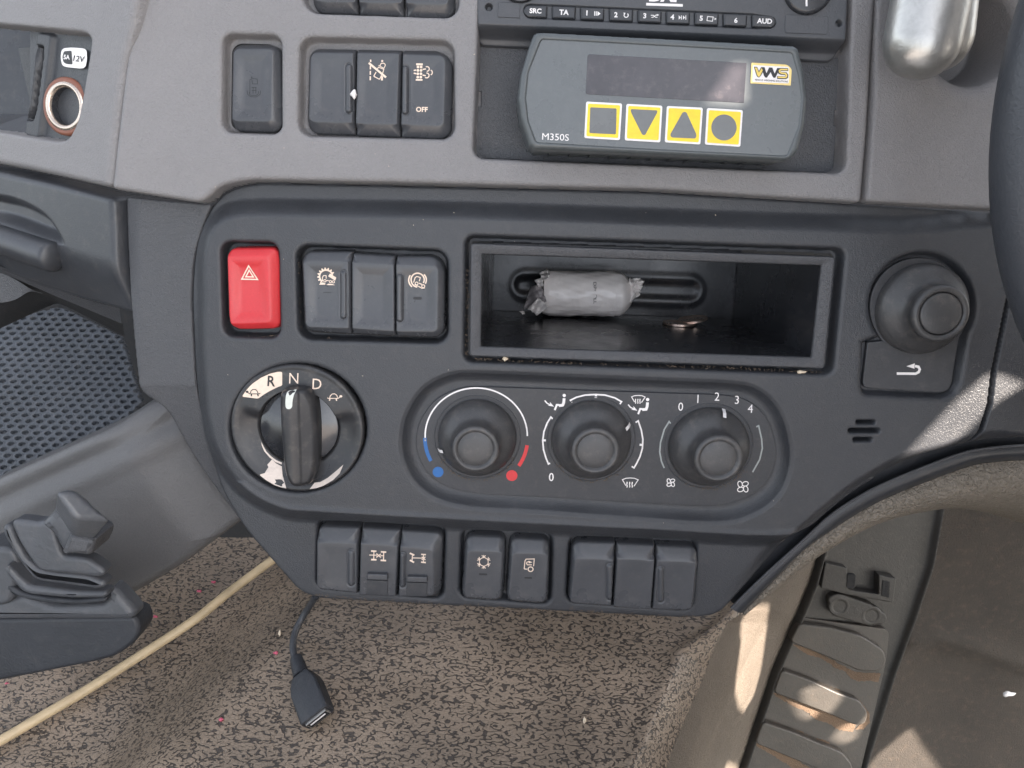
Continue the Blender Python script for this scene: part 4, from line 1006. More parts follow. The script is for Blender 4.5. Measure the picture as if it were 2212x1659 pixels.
for i in range(ns+1):
    s=i/ns
    for j in range(na):
        a=2*math.pi*j/na
        r_=rp*(1+crum(s,a)*.35)
        # pleats along the bottom front
        if math.sin(a)<-.45 and math.cos(a)>-.6: r_*=1+.022*math.sin((a)*44)
        e=0
        if s<.06: r_*=.93+.07*s/.06
        if s>.86: 
            k_=(s-.86)/.14; r_*=1-.55*k_**1.6; e=0
        r_*=1+.03*math.sin(s*9+a*2)*(s>.8)
        V.append(A0+ax_*(Lp*s*1.02)+up_*(r_*math.sin(a))+fw_*(r_*math.cos(a)))
for i in range(ns):
    for j in range(na): j2=(j+1)%na; F.append((i*na+j,i*na+j2,(i+1)*na+j2,(i+1)*na+j))
F.append(tuple(ns*na+j for j in range(na)))
roll=mk('wrapper',V,F,M['wrap'],pk)
# twisted right end and torn left flaps (crumpled sheets with thickness)
def crump(name,ptsD,wv,mat,n=22,amp=1.6,seed=1,fold=None):
    """crumpled sheet through four pixel corners with own depths"""
    rs=np.random.RandomState(seed); c=[P(a,b,w_) for (a,b),w_ in zip(z('Y7',ptsD),wv)]
    ph=rs.rand(8)*6; V=[];F=[]
    for i in range(n+1):
        for j in range(n+1):
            s,t=i/n,j/n; p=c[0]*(1-s)*(1-t)+c[1]*s*(1-t)+c[2]*s*t+c[3]*(1-s)*t
            d_=amp*(math.sin(7*s+ph[0]+3*t)+.6*math.sin(13*t+ph[1]-5*s)+.5*abs(math.sin(9*(s+t)+ph[2]))*1.4+.25*math.sin(29*s+17*t+ph[3]))
            V.append(p+np.array((.25*d_,.3*d_,d_)))
    for i in range(n):
        for j in range(n): q=i*(n+1)+j; F.append((q,q+1,q+n+2,q+n+1))
    o=mk(name,V,F,mat,pk); m=o.modifiers.new('thick','SOLIDIFY'); m.thickness=.0003
    return o
w0=wpk
crump('twisted_end',[(1680,200),(1850,235),(1835,470),(1640,600)],[w0+8,w0+4,w0+4,w0+10],M['wrap'],amp=1.5,seed=2)
crump('twisted_end',[(1740,250),(1885,265),(1860,420),(1760,440)],[w0+12,w0+6,w0+6,w0+10],M['wrap'],amp=1.6,seed=5)
crump('foil_flap',[(400,330),(250,330),(120,680),(470,560)],[w0+14,w0+6,w0+4,w0+16],M['foil'],amp=1.1,seed=3)
crump('foil_flap',[(345,500),(190,670),(330,765),(490,640)],[w0+14,w0+10,w0+14,w0+20],M['wrap'],amp=1.0,seed=4)
crump('torn_edge',[(290,245),(390,210),(430,330),(345,345)],[w0+10,w0+14,w0+18,w0+14],M['wrap'],amp=.5,seed=6)
crump('torn_edge',[(70,700),(140,700),(150,745),(115,745)],[w0+3,w0+4,w0+6,w0+5],M['wrap'],amp=.4,seed=8)
crump('torn_edge',[(360,140),(480,75),(520,200),(400,260)],[w0+4,w0+2,w0+14,w0+16],M['wrap'],amp=.8,seed=9)
def rollpos(x,y):
    r=rays(x,y); out=[]
    for k in range(len(r)):
        # intersect with the cylinder
        d=r[k]; o=CAM-A0; dp=d-ax_*np.dot(d,ax_); op=o-ax_*np.dot(o,ax_)
        a=dp@dp; b=2*dp@op; c=op@op-(rp*1.02)**2; D=max(b*b-4*a*c,0); t=(-b-math.sqrt(D))/(2*a); out.append(CAM+d*t)
    return np.array(out)
def Y7(p): return z('Y7',p)
PR=M['blackp']
decal('wrapper_print',[text('DP',Y7((1180,325)),zl('Y7',42),math.pi/2,sx=1.5),text('r',Y7((1182,398)),zl('Y7',24),math.pi/2,sx=1.2),stroke(Y7(ell(1185,480,22,26,12,-60,95)),zl('Y7',6)),text('LL',Y7((1182,553)),zl('Y7',42),math.pi/2,sx=1.4)],plastic('grey_wrapper_print',(.16,.14,.14),.5,mott=.1),roll,pos=rollpos,nrm=tuple(fw_),lift=.6)

# ---- coins on the tray floor
cfl=floorpt(*z('Z7',(1262,622)))
def coin(label,c,r,axis):
    o=lathe('coin',c,[(0,0),(r*.9,0),(r,.3),(r,1.6),(r*.97,1.9),(r*.9,1.75),(0,1.75)],M['coin'],None,seg=48,axis=axis,sharp=40)
    tag(o,label,'coin'); return o
coin('silver coin lying flat on the tray floor, lower of the two',cfl+np.array((0,.2,-6)),11.5,fn)
coin('silver coin leaning over the edge of the lower one in the tray',cfl+np.array((11,2.4,-13)),10.5,_nrm(fn+np.array((-.16,0,.05))))

# ================================================================== POWER SOCKET
cs=z('Z1',(548,880)); cs3=P(*cs,float(WP(np.array(cs[0]),11))+1.5)
ps=thing('power_socket','round power socket with copper coloured ring under a 5A 12V label','power socket',cs3-np.array((0,12,4)))
sax=_nrm((-.28,.05,.96))
rS=abs(P(cs[0],cs[1]-zl('Z1',205),cs3[2])-P(cs[0],cs[1],cs3[2]))[1]
print('socket radius',rS)
lathe('outer_ring',cs3,[(rS*1.20,-2),(rS*1.20,.5),(rS*1.1,1.4),(rS*.98,1.0)],M['copper'],ps,axis=sax)
lathe('metal_sleeve',cs3,[(rS*1.02,.4),(rS*.98,1.9),(rS*.86,2.1),(rS*.79,1.4),(rS*.77,.2)],M['chrome'],ps,axis=sax)
lathe('socket_bore',cs3,[(rS*.78,.6),(rS*.755,-1),(rS*.75,-30),(rS*.3,-30),(rS*.28,-26),(0,-26)],M['gloss'],ps,axis=sax)
lbpos=lambda x,y: P(x,y,WP(np.asarray(x),11)-.2)
lbn=(-.35,0,.94)
lb=decal('voltage_label',[fill(rpoly(z('Z1',[(530,400),(600,393),(700,402),(722,420),(725,500),(710,560),(670,568),(560,556),(520,545),(505,480),(512,420)]),8))],M['white'],dash,pos=lbpos,nrm=lbn,lift=.4)
decal('label_dark_field',[fill(rpoly(z('Z1',[(535,425),(598,420),(606,535),(555,530),(530,515),(522,470)]),3))],M['blackp'],lb,pos=lbpos,nrm=lbn,lift=.55)
decal('label_text',[text('5A',z('Z1',(560,474)),zl('Z1',38),.06,bold=.03,sx=.85)],M['white'],lb,pos=lbpos,nrm=lbn,lift=.7)
decal('label_text',[text('12V',z('Z1',(661,487)),zl('Z1',48),.1,sx=.95,shear=.12,bold=.01)],M['blackp'],lb,pos=lbpos,nrm=lbn,lift=.7)

# ================================================================== DRIVE SELECTOR DIAL
def W7(p): return z('W7',p)
dl=thing('drive_selector','round drive selector dial with a black lever, N and D marks and tortoise symbols','selector dial',P(642,1060,-6))
dc=P(643,926,0); rx=(P(643+143,926,0)-P(643-143,926,0))[0]/2; ry=(P(643,926-135.5,0)-P(643,926+135.5,0))[1]/2
print('dial',dc,rx,ry)
RD=(rx+ry)/2
def dialh(r): # height over radius fraction (bowl ring)
    return np.interp(r,[0,.56,.60,.64,.93,.97,1.0],[-3.5,-3.5,-3.0,-2.6,1.2,1.4,0.6])
prof=[(RD,-7),(RD*1.0,.2),(RD*.985,1.1),(RD*.96,1.3),(RD*.93,.9)]+[(RD*f,float(dialh(f))-.1*math.sin((f-.6)/.33*math.pi)*6) for f in np.linspace(.90,.62,10)]
# lower arc keeps the bowl and carries painted reflections: the ring is shallower in its upper half where the print is
def dform(a,r,h):
    f=r/RD
    if f<.93 and h>-6:
        up=math.sin(a)              # +1 towards the top of the dial
        k_=1/(1+math.exp(-(up-.30)*26))
        h=h*(1-k_)+ (0.9-.2*(1-f))*k_ if f>.605 else h
    return r,h
def stretch(o): pass
bez=lathe('printed_ring',dc,prof+[(RD*.61,-4),(RD*.60,-5)],M['ring'],dl,seg=160,xdir=(1,0,0),sx=rx/RD,deform=dform)
def bowl(x,y):
    q=P(np.asarray(x,float),np.asarray(y,float),0); f=np.hypot((q[...,0]-dc[0])*RD/rx,q[...,1]-dc[1])/RD
    return dialh(f)-.6*np.sin(np.clip((f-.6)/.33,0,1)*math.pi)+.1
decal('painted_reflection',[fill(W7([(550,1215),(600,1262),(672,1300),(690,1400),(750,1542),(680,1530),(600,1500),(500,1440),(430,1385),(432,1372),(480,1362),(515,1300),(500,1272),(520,1250)])),
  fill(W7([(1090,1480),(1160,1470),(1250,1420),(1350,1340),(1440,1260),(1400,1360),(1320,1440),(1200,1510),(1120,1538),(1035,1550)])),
  fill(W7([(415,1000),(445,1060),(480,1120),(540,1180),(600,1225),(668,1255),(668,1278),(590,1245),(520,1190),(455,1115),(425,1050)]))],M['worn'],bez,surf=(0,bowl),lift=.15)  # bright window reflections on the lower ring, painted as metallic shapes
disc=lathe('centre_disc',dc,[(RD*.60,-6),(RD*.595,-3.9),(RD*.58,-3.5),(0,-3.3)],M['gloss'],dl,seg=96,xdir=(1,0,0),sx=rx/RD)
dw=lambda x,y: P(x,y,0.95)
decal('reverse_label',[fill(rpoly(W7([(690,128),(690,295),(640,312),(560,350),(480,395),(395,455),(205,432),(205,410),(250,345),(330,270),(430,200),(540,150),(640,126)]),3))],M['cream'],bez,w=.95,lift=.1)
def tort(cx,cy,s,fl):
    f=lambda pts:W7([(cx+fl*a*s,cy+b*s) for a,b in pts])
    return [stroke(f([(-48,22),(-38,-8),(-15,-30),(15,-32),(40,-15),(50,15)]),zl('W7',9)),stroke(f([(-75,18),(-60,24),(55,24),(80,8)]),zl('W7',9)),fill(f(ell(90,-2,18,14,14))),stroke(f([(-42,28),(-50,52)]),zl('W7',15)),stroke(f([(34,28),(38,54)]),zl('W7',15))]
decal('reverse_letter',[text('R',W7((560,240)),zl('W7',128),.06,sx=.92,bold=.015)]+tort(350,372,.98,-1),M['blackp'],bez,w=.95,lift=.35)
decal('selector_letters',[text('N',W7((832,207)),zl('W7',130),.03,sx=.92,bold=-.005),text('D',W7((1116,276)),zl('W7',128),.05,sx=.92)]+tort(1318,428,1.0,1),M['cream'],bez,w=.95,lift=.12)
# lever
LV=rpoly(W7([(655,372),(760,348),(960,352),(1010,400),(1062,520),(1090,760),(1098,1050),(1085,1330),(1055,1480),(1000,1560),(800,1560),(730,1470),(690,1330),(668,1100),(655,800),(648,560)]),[10,26,26,20,30,60,60,60,30,20,20,30,60,60,60,30])
def h_lv(X,Y):
    d=sdf(LV,X,Y,20); x0_=W7((655,0))[0]
    xx=(X-W7((640,0))[0]-0.02*(Y-900))/zl('W7',440)
    h=edge(d,12,4.5,14,3)
    h-=2.6*np.clip((xx-.55)/.5,0,1)**1.0*1.6
    h+=1.6*np.sin(np.clip(xx/.6,0,1)*math.pi)
    h-=5*ss(860,1010,Y)*.4+2.0*ss(850,812,Y)
    return h
hl=lambda X,Y: np.where(sdf(LV,X,Y,20)<-3.2,-1e6,h_lv(X,Y))
lv=HF('lever',(z('W7',(630,0))[0],z('W7',(0,330))[1],z('W7',(1115,0))[0],z('W7',(0,1575))[1]),1.15,hl,M['ring'],dl,w=11,cut=-1e5)
decal('pointer_mark',[fill(rpoly(W7([(755,362),(858,350),(842,400),(824,470),(820,575),(740,575),(740,460),(748,400)]),[4,2,3,6,11,11,6,3]))],plastic('pale_pointer',(.62,.64,.58),.4,mott=.05),lv,surf=(11,h_lv),lift=.25)

# ================================================================== HEATER CONTROLS
def Y1(p): return z('Y1',p)
WHV=-5.2
hp=thing('heater_scale_print','cream, blue and red scale markings printed around the three heater knobs','markings',P(1290,1090,WHV)) if False else None
def cprint(name,items,mat): 
    return decal(name,items,M[mat],dash,surf=(0,h_con),lift=.14)
plate=prism('heater_plate',[(1287.5+(a-1287.5)*.925,953+(b-953)*.80) for a,b in stad],-4.6,-6.5,M['hvac'],dash,r=.3)
def hprint(name,items,mat): return decal(name,items,M[mat],plate,w=-4.6,lift=.1)
arc=lambda cx,cy,rx_,ry_,a0,a1,n=24: Y1(ell(cx,cy,rx_,ry_,n,a0,a1))
lw=zl('Y1',8)
hprint('temperature_arc',[stroke(arc(466,385,273,257,-186,0,40),lw)],'white')
hprint('cold_arc',[stroke(arc(466,395,274,262,152,180),zl('Y1',19)),fill(Y1(ell(262,577,29,28,24)))],'blue')
hprint('hot_arc',[stroke(arc(466,398,274,262,8,34),zl('Y1',19)),fill(Y1(ell(656,596,30,29,24)))],'redp')
def W5(p): return z('W5',p)
l5=zl('W5',22)
def person(dx,dy):
    f=lambda pts:W5([(a+dx,b+dy) for a,b in pts])
    return [fill(f(ell(462,200,24,24,16))),stroke(f([(460,240),(455,300),(440,340),(385,345)]),zl('W5',40)),stroke(f([(385,336),(355,335),(325,410)]),zl('W5',28)),stroke(f([(182,272),(215,312),(262,335)]),zl('W5',17)),fill(f([(256,292),(316,360),(225,345),(262,332)]))]
def screen(dx,dy,s=1.0):
    f=lambda pts:W5([(a*s+dx,b*s+dy) for a,b in pts])
    its=[stroke(f([(55,112),(5,25),(55,5),(118,0),(180,5),(232,28),(170,120)]),zl('W5',12))]
    for k_ in (70,108,144): its+=[stroke(f([(k_,138),(k_+4,115),(k_-2,95),(k_+2,70)]),zl('W5',13)),fill(f([(k_-10,76),(k_+2,50),(k_+14,76)]))]
    return its
its=[stroke(arc(1092,400,278,258,-122,-60,20)[:1]+[] if False else W5([(575,300),(552,268),(640,225),(760,195),(918,186),(1050,195),(1190,235),(1285,290),(1262,325)]),l5),
 stroke(W5([(918,190),(916,235)]),zl('W5',34)),
 stroke(W5([(300,540),(270,510),(215,600),(170,720),(153,850),(165,980),(200,1100),(235,1185),(258,1172)]),l5),stroke(W5([(158,845),(198,845)]),zl('W5',30)),
 stroke(W5([(1488,588),(1525,565),(1570,700),(1592,830),(1585,960),(1550,1080),(1500,1180),(1465,1240),(1432,1220)]),l5),stroke(W5([(1588,910),(1545,908)]),zl('W5',30))]
its+=person(0,0)+person(1198,58)+screen(1425,198,.86)+screen(1292,1383)
its.append(text('0',W5((276,1370)),zl('W5',120),.03,sx=.9,bold=.01))
hprint('air_direction_symbols',its,'white')
its=[text(t_,Y1(p_),zl('Y1',44),.05,sx=.92) for t_,p_ in (('0',(1558,228)),('1',(1650,186)),('2',(1752,174)),('3',(1858,192)),('4',(1930,238)))]
hprint('fan_speed_numbers',its,'white')
hprint('fan_arc',[stroke(Y1([(1504,318),(1496,308),(1470,350),(1450,420),(1446,470),(1455,520),(1470,556)]),lw)],'greyp')
hprint('fan_arc',[stroke(Y1([(1962,336),(1974,330),(1990,400),(1994,450),(1980,510),(1942,578)]),lw)],'greyp')
def fan(cx,cy,s):
    it=[]
    for k_ in range(4):
        a=math.radians(90*k_+40); c_=(cx+s*.55*math.cos(a),cy+s*.55*math.sin(a)); it.append(stroke(Y1(ell(c_[0],c_[1],s*.46,s*.33,14,0,360,rot=a+.6)),zl('Y1',4.5),True))
    return it
hprint('fan_symbols',fan(1505,634,26)+fan(1890,655,36),'white')
def knob(label,cD,rD,tick,scoop,w=-4.6,H=24,cap=.555,name='heater_knob',mat='knob'):
    c=P(*cD,w); r=(P(cD[0]+rD,cD[1],w)-c)[0]
    t_=thing(name,label,'knob',c-np.array((0,r,0)))
    lathe('knob_well',c,[(r*1.075,.1),(r*1.065,-.3),(r*1.04,-1.2),(r*1.03,-5),(0,-5)],M['void'],t_,seg=72)
    lathe('well_rim',c,[(r*1.10,.03),(r*1.09,.35),(r*1.075,.3),(r*1.06,-.5)],M['smooth'],t_,seg=72)
    def df(a,rr,h):
        for (sa,wd_,dp) in scoop:
            da=(a-math.radians(sa)+math.pi)%(2*math.pi)-math.pi
            if 2<h<H*.62: rr-=r*dp*math.exp(-(da/wd_)**2)*math.sin((h-2)/(H*.62-2)*math.pi)
        return rr,h
    pr=[(r*.99,-4),(r*.99,.5),(r*.985,2.4),(r*.96,4.6),(r*.92,6.6),(r*.86,8.6),(r*.79,10.2),(r*.72,11.4),(r*.66,12.4),(r*.615,13.7),(r*.59,15.3),(r*.575,17.5),(r*.565,19.5)]
    k_=H/24; pr=[(a,h*k_ if h>0 else h) for a,h in pr]
    pr+=[(r*(cap+.015),H-3.2),(r*(cap+.012),H-1.4),(r*(cap-.012),H-.35),(r*(cap-.06),H),(r*(cap-.10),H-.45),(r*(cap-.135),H-1.3)]
    kb=lathe('grip',c,pr,M[mat],t_,seg=96,deform=df)
    lathe('cap_face',c,[(r*(cap-.13),H-1.35),(r*(cap-.17),H-.95),(r*.28,H-.5),(r*.12,H-.35),(0,H-.3)],M[mat],t_,seg=64)
    if tick is not None:
        a=math.radians(tick); ca,sa=math.cos(a),math.sin(a); V=[]
        tw=r*.042
        for rr,h in ((r*.985,2.4*k_),(r*.925,6.4*k_),(r*.835,9.2*k_)):
            for s_ in (-tw,tw): V.append(c+np.array((ca*rr-sa*s_+ca*.9,sa*rr+ca*s_+sa*.9,h+.7)))
        mk('pointer_mark',V,[(0,1,3,2),(2,3,5,4)],M['white'],t_,smooth=False)
    return t_
knob('left heater knob turned towards the blue cold dot, for temperature',z('Y1',(472,392)),zl('Y1',212),198,[])
knob('middle heater knob between the seated person symbols, for air direction',z('Y1',(1080,402)),zl('Y1',216),27,[(0,.38,.13)])
knob('right heater knob under the numbers 0 to 4, with a scoop in its flank',z('Y1',(1706,440)),zl('Y1',218),76,[(52,.36,.15)])
# right-hand large knob
rk=P(*z('Z8',(695,495)),-5); rr_=(P(*z('Z8',(695+272,495)),-5)-rk)[0]
kt=thing('menu_knob','large round black push knob above the white return arrow, right of the tray','knob',rk-np.array((0,rr_,0)))
rko=rpoly(z('Z8',[(384,680),(360,925),(368,965),(395,978),(830,1005),(872,990),(890,960),(935,700)]),6)
aa=[z('Z8',(700+300*math.cos(a),490-300*math.sin(a))) for a in np.linspace(math.radians(-38),math.radians(222),40)]
plo=rpoly(z('Z8',[(386,700),(358,935)]),0)+rpoly(z('Z8',[(358,930),(362,968),(395,978),(835,1005),(878,985),(893,950)]),[0,8,10,14,14,0])[1:-1]+z('Z8',[(893,950),(930,720)])+aa
prism('knob_base_plate',plo,-3.2,-6.5,M['hvac'],kt,r=.8)
A_=lambda p: z('Z8',p)
decal('return_arrow',[stroke(A_([(562,887),(675,888),(694,878),(700,862),(692,846),(672,842)]),zl('Z8',15)),fill(A_([(620,843),(670,826),(668,858)]))],M['white'],kt,w=-3.2)
pr=[(rr_*1.0,-3),(rr_*1.0,3.5),(rr_*.985,5.6),(rr_*.95,7.2),(rr_*.86,9.4),(rr_*.74,11.4),(rr_*.64,13.2),(rr_*.585,15.4),(rr_*.575,17.5),(rr_*.60,20),(rr_*.605,22.2),(rr_*.58,23.8),(rr_*.53,24.4),(rr_*.475,24),(rr_*.455,22.9)]
lathe('grip',rk,pr,M['knob'],kt,seg=96)
lathe('cap_face',rk,[(rr_*.445,22.6),(rr_*.435,23.6),(rr_*.40,23.9),(rr_*.2,24.3),(0,24.4)],M['knob'],kt,seg=64)

# ================================================================== SILVER HANDLE AND WHEEL
sh=thing('column_handle','rounded worn silver handle hanging in front of the dark hollow at top right','handle',P(1985,154,30))
def capsule(name,cD,wc,rx_mm,L_mm,mat,flat=1.0,tilt=0.0,base=None,dz=0):
    c=P(*cD,wc); V=[];F=[];ns,na=26,40
    ux=np.array((math.cos(tilt),math.sin(tilt),0)); uy=np.array((-math.sin(tilt),math.cos(tilt),0)); uz=np.array((0,0,1.))
    prof=[]
    for i in range(ns+1):
        t=i/ns
        if t<.55: a=t/.55*math.pi/2; prof.append((math.sin(a)**.88,-math.cos(a)*rx_mm*1.0))
        else: prof.append((1.0,(t-.55)/.45*L_mm))
    for f_,yy in prof:
        for j in range(na):
            a=2*math.pi*j/na; V.append(c+ux*(rx_mm*f_*math.cos(a))+uz*(rx_mm*flat*f_*math.sin(a))+uy*yy)
    for i in range(ns):
        for j in range(na): j2=(j+1)%na; F.append((i*na+j,i*na+j2,(i+1)*na+j2,(i+1)*na+j))
    F.append(tuple(range(na-1,-1,-1))); F.append(tuple(ns*na+j for j in range(na)))
    return mk(name,V,F,mat,sh)
capsule('rear_shell',(2024,74),22,17.5,60,M['silver'],.75,.05)
capsule('front_shell',(1993,84),38,17.8,60,M['silver'],.8,-.07)
st=thing('steering_wheel','dark steering wheel rim passing close by the right edge of the picture','steering wheel',P(2140,200,90))
wc=P(2152+1030,232,90); Rw=np.linalg.norm(P(2152,232,90)-wc)-16.5
tube('wheel_rim',[wc+np.array((math.cos(a)*Rw,math.sin(a)*Rw,0)) for a in np.linspace(0,2*math.pi,48,endpoint=False)],15.5,M['wheel'],st,seg=24,n=3,closed=True)
tube('wheel_spoke',[wc+np.array((-Rw+8,0,-6)),wc+np.array((-Rw*.6,0,-25)),wc+np.array((-45,0,-45))],13,M['wheel'],st) if False else None
lathe('wheel_hub',wc+np.array((0,0,-60)),[(75,0),(75,12),(60,24),(0,28)],M['wheel'],st)
for a_ in (math.radians(70),math.radians(-70),math.radians(0)):
    tube('wheel_spoke',[wc+np.array((math.cos(a_)*(Rw-6),math.sin(a_)*(Rw-6),-4)),wc+np.array((math.cos(a_)*Rw*.6,math.sin(a_)*Rw*.6,-26)),wc+np.array((math.cos(a_)*50,math.sin(a_)*50,-48))],12,M['wheel'],st)

# ================================================================== LEVER WITH BELLOWS
def W8(p): return z('W8',p)
gl_=thing('bellows_lever','black hand lever with stepped rubber bellows on a dark plastic base at lower left','lever',P(200,1540,-40))
wL=0
def pr8(name,pts,wt,wb,mat,r,rad,parent=gl_): return prism(name,rpoly(W8(pts),rad),wt,wb,mat,parent,r=r,n=4)
pr8('lower_base',[(-300,1150),(0,1140),(1080,1125),(1112,1175),(1128,1240),(1095,1330),(940,1450),(760,1500),(0,1650),(-300,1700)],4,-14,M['rubdark'],3,20)
pr8('upper_base',[(-300,1040),(60,985),(160,930),(420,1040),(850,1020),(880,880),(960,950),(1050,1050),(1092,1110),(1060,1165),(0,1165),(-300,1180)],8,-4,M['rubber'],5,14)
pr8('mount_wall',[(-200,570),(40,570),(110,600),(150,700),(95,1000),(40,1040),(-200,1060)],12,-10,M['rubber'],3,10)
FOLDS=[([(40,900),(60,870),(190,940),(400,975),(620,990),(840,965),(866,985),(855,1010),(780,1035),(520,1040),(260,1010),(90,960)],13,M['rubdark']),
 ([(40,720),(60,710),(140,800),(230,880),(420,900),(640,925),(850,925),(866,960),(830,985),(560,985),(240,955),(170,930),(40,790)],18,M['rubber']),
 ([(12,410),(40,385),(85,400),(130,520),(210,660),(300,740),(450,765),(700,790),(835,845),(850,890),(780,910),(560,880),(330,850),(270,830),(190,740),(120,640),(20,470)],23,M['rubber']),
 ([(88,370),(110,350),(180,350),(310,372),(370,345),(430,420),(470,560),(500,640),(700,660),(820,740),(850,785),(800,815),(560,790),(350,775),(290,740),(230,660),(150,530),(92,405)],28,M['rubber'])]
for p_,w_,m_ in FOLDS: pr8('bellows_fold',p_,w_,w_-9,m_,2.6,9)
pr8('lever_neck',[(310,385),(400,300),(430,240),(520,300),(640,440),(760,500),(740,590),(700,640),(540,640),(480,600),(420,480)],38,16,M['rubber'],5,10)
# knob block: tilted rounded box seen from above
prism('lever_stem',rpoly(W8([(548,470),(770,500),(722,640),(484,620)]),6),46,26,M['column'],gl_,r=3)
KT=[((438,108),72),((600,92),64),((905,345),60),((612,352),72)]; KB=[((424,230),50),((560,180),40),((770,520),40),((572,482),48)]
bm=bmesh.new(); vt=[bm.verts.new(Vector(P(*W8(p_),w_))) for p_,w_ in KT]; vb=[bm.verts.new(Vector(P(*W8(p_),w_))) for p_,w_ in KB]
bm.faces.new(vt); bm.faces.new(vb[::-1])
for i in range(4): bm.faces.new((vt[i],vb[i],vb[(i+1)%4],vt[(i+1)%4]))
bmesh.ops.recalc_face_normals(bm,faces=bm.faces)
bmesh.ops.bevel(bm,geom=list(bm.edges),offset=3.6,segments=4,profile=.5,affect='EDGES')
bm.verts.ensure_lookup_table(); bm.verts.index_update()
mk('lever_knob',[tuple(v.co) for v in bm.verts],[tuple(v.index for v in f.verts) for f in bm.faces],M['grip'],gl_,sharp=40,wn=True); bm.free()
# ================================================================== CREAM CABLE, USB LEAD
def onc(x,y,up): 
    p=cpos(np.array(float(x)),np.array(float(y))); hgt=h_car(np.array([[float(x)]]),np.array([[float(y)]]))[0,0]
    # keep the point on the sight line while lifting it above the cover
    for _ in range(3):
        q=UP(np.array(float(x)),np.array(float(y)),c0+hN*(hgt+up),hN)
        # carpet parameter of the point beneath
        hgt=hgt
    return q
cp=[onc(*q_,5.5) for q_ in z('Y3',[(1560,470),(1410,580),(1250,700),(1100,822),(990,900),(860,985),(680,1100),(470,1235),(240,1370),(0,1510),(-250,1640)])]
rodr=(np.linalg.norm(cp[3]-cp[2])/np.linalg.norm(np.array(z('Y3',(1100,822)))-np.array(z('Y3',(1250,700)))))*zl('Y3',27)
print('rod r',rodr)
cb=tube('cream_cable',cp,rodr,M['rod'],None,seg=18); tag(cb,'thick cream cable running across the patterned cover from under the dashboard','cable')
def Y4(p): return z('Y4',p)
ub=thing('usb_lead','short black lead ending in a black USB socket, hanging below the console','usb cable',onc(*Y4((560,1190)),0))
wq=[onc(*q_,u_) for q_,u_ in zip(Y4([(570,60),(505,160),(450,250),(398,350),(372,450),(372,540),(395,625)]),(40,26,18,14,12,11,11))]
sc_=np.linalg.norm(wq[4]-wq[3])/np.linalg.norm(np.array(Y4((372,450)))-np.array(Y4((398,350))))
tube('lead',wq,zl('Y4',29)*sc_,M['smooth'],ub,seg=16)
q0=onc(*Y4((398,600)),10.5); q1=onc(*Y4((440,745)),10.5); q2=onc(*Y4((455,760)),10.5); q3=onc(*Y4((590,1125)),10.5)
tube('strain_relief',[q0,q0*.6+q1*.4,q1+(q1-q0)*.08],zl('Y4',58)*sc_,M['rubdark'],ub,seg=16,rad=lambda t:.86+.28*t)
axs=_nrm(q3-q2); sid=_nrm(np.cross(axs,hN)); nup=np.cross(sid,axs); nup=nup if nup@hN>0 else -nup
Lc=np.linalg.norm(q3-q2)
# plug body: tapered block, roll slightly so the left flank shows
ro=math.radians(-28); s2=sid*math.cos(ro)+nup*math.sin(ro); n2=-sid*math.sin(ro)+nup*math.cos(ro)
if s2[0]<0: s2=-s2
hwid=zl('Y4',128)*sc_; hth=hwid*.60
V=[];F=[]
st_=[(-.04,.42,.55),(0,.62,.75),(.16,.86,.92),(.32,1.0,1.0),(.97,1.0,1.0),(1.0,.96,.94)]
ringN=16
for t,sw,stt in st_:
    for j in range(ringN):
        a=2*math.pi*j/ringN; cxx=math.copysign(abs(math.cos(a))**.35,math.cos(a)); syy=math.copysign(abs(math.sin(a))**.35,math.sin(a))
        V.append(q2+axs*Lc*t+s2*hwid*sw*cxx+n2*hth*stt*syy)
for i in range(len(st_)-1):
    for j in range(ringN): j2=(j+1)%ringN; F.append((i*ringN+j,i*ringN+j2,(i+1)*ringN+j2,(i+1)*ringN+j))
F.append(tuple(range(ringN-1,-1,-1))); F.append(tuple((len(st_)-1)*ringN+j for j in range(ringN)))
mk('plug_body',V,F,M['rubdark'],ub,sharp=30)
Rb=np.stack([s2,n2,axs],1)
boxmm('socket_shell',q2+axs*(Lc+.1),(hwid*.74,hth*.52,1.2),M['steel'],ub,R=Rb,r=.3)
boxmm('socket_opening',q2+axs*(Lc+.35),(hwid*.68,hth*.40,1.15),M['void'],ub,R=Rb)
boxmm('contact_tongue',q2+axs*(Lc+.6)+n2*hth*.12,(hwid*.55,hth*.10,1.1),M['white'],ub,R=Rb)

# ================================================================== LOOSE CRUMBS
def crumb(label,p,r,mat,nrm=(0,0,1),el=(1,1,.6),seed=0):
    rs=np.random.RandomState(seed); bm=bmesh.new(); bmesh.ops.create_icosphere(bm,subdivisions=2,radius=1.0)
    V=[];
    for v in bm.verts:
        k=1+.25*math.sin(5*v.co.x+seed)+.2*math.sin(7*v.co.y+seed*2)
        V.append(np.array(p)+np.array((v.co.x*el[0],v.co.y*el[1],v.co.z*el[2]))*r*k)
    F=[tuple(v.index for v in f.verts) for f in bm.faces]; bm.free()
    o=mk('crumb',V,F,mat,None); tag(o,label,'crumb'); return o
crumb('white speck caught in the gap left of the lane departure switch',P(*z('Z2',(1162,778)),3.6),1.9,M['white'],seed=1)
crumb('pale crumb in the groove below the left corner of the tray',P(*z('Z7',(293,800)),-2),1.6,M['debris'],seed=2)
crumb('pale crumb in the groove below the right corner of the tray',P(*z('Z7',(1922,873)),-2),1.7,M['debris'],el=(1.6,.6,.6),seed=3)
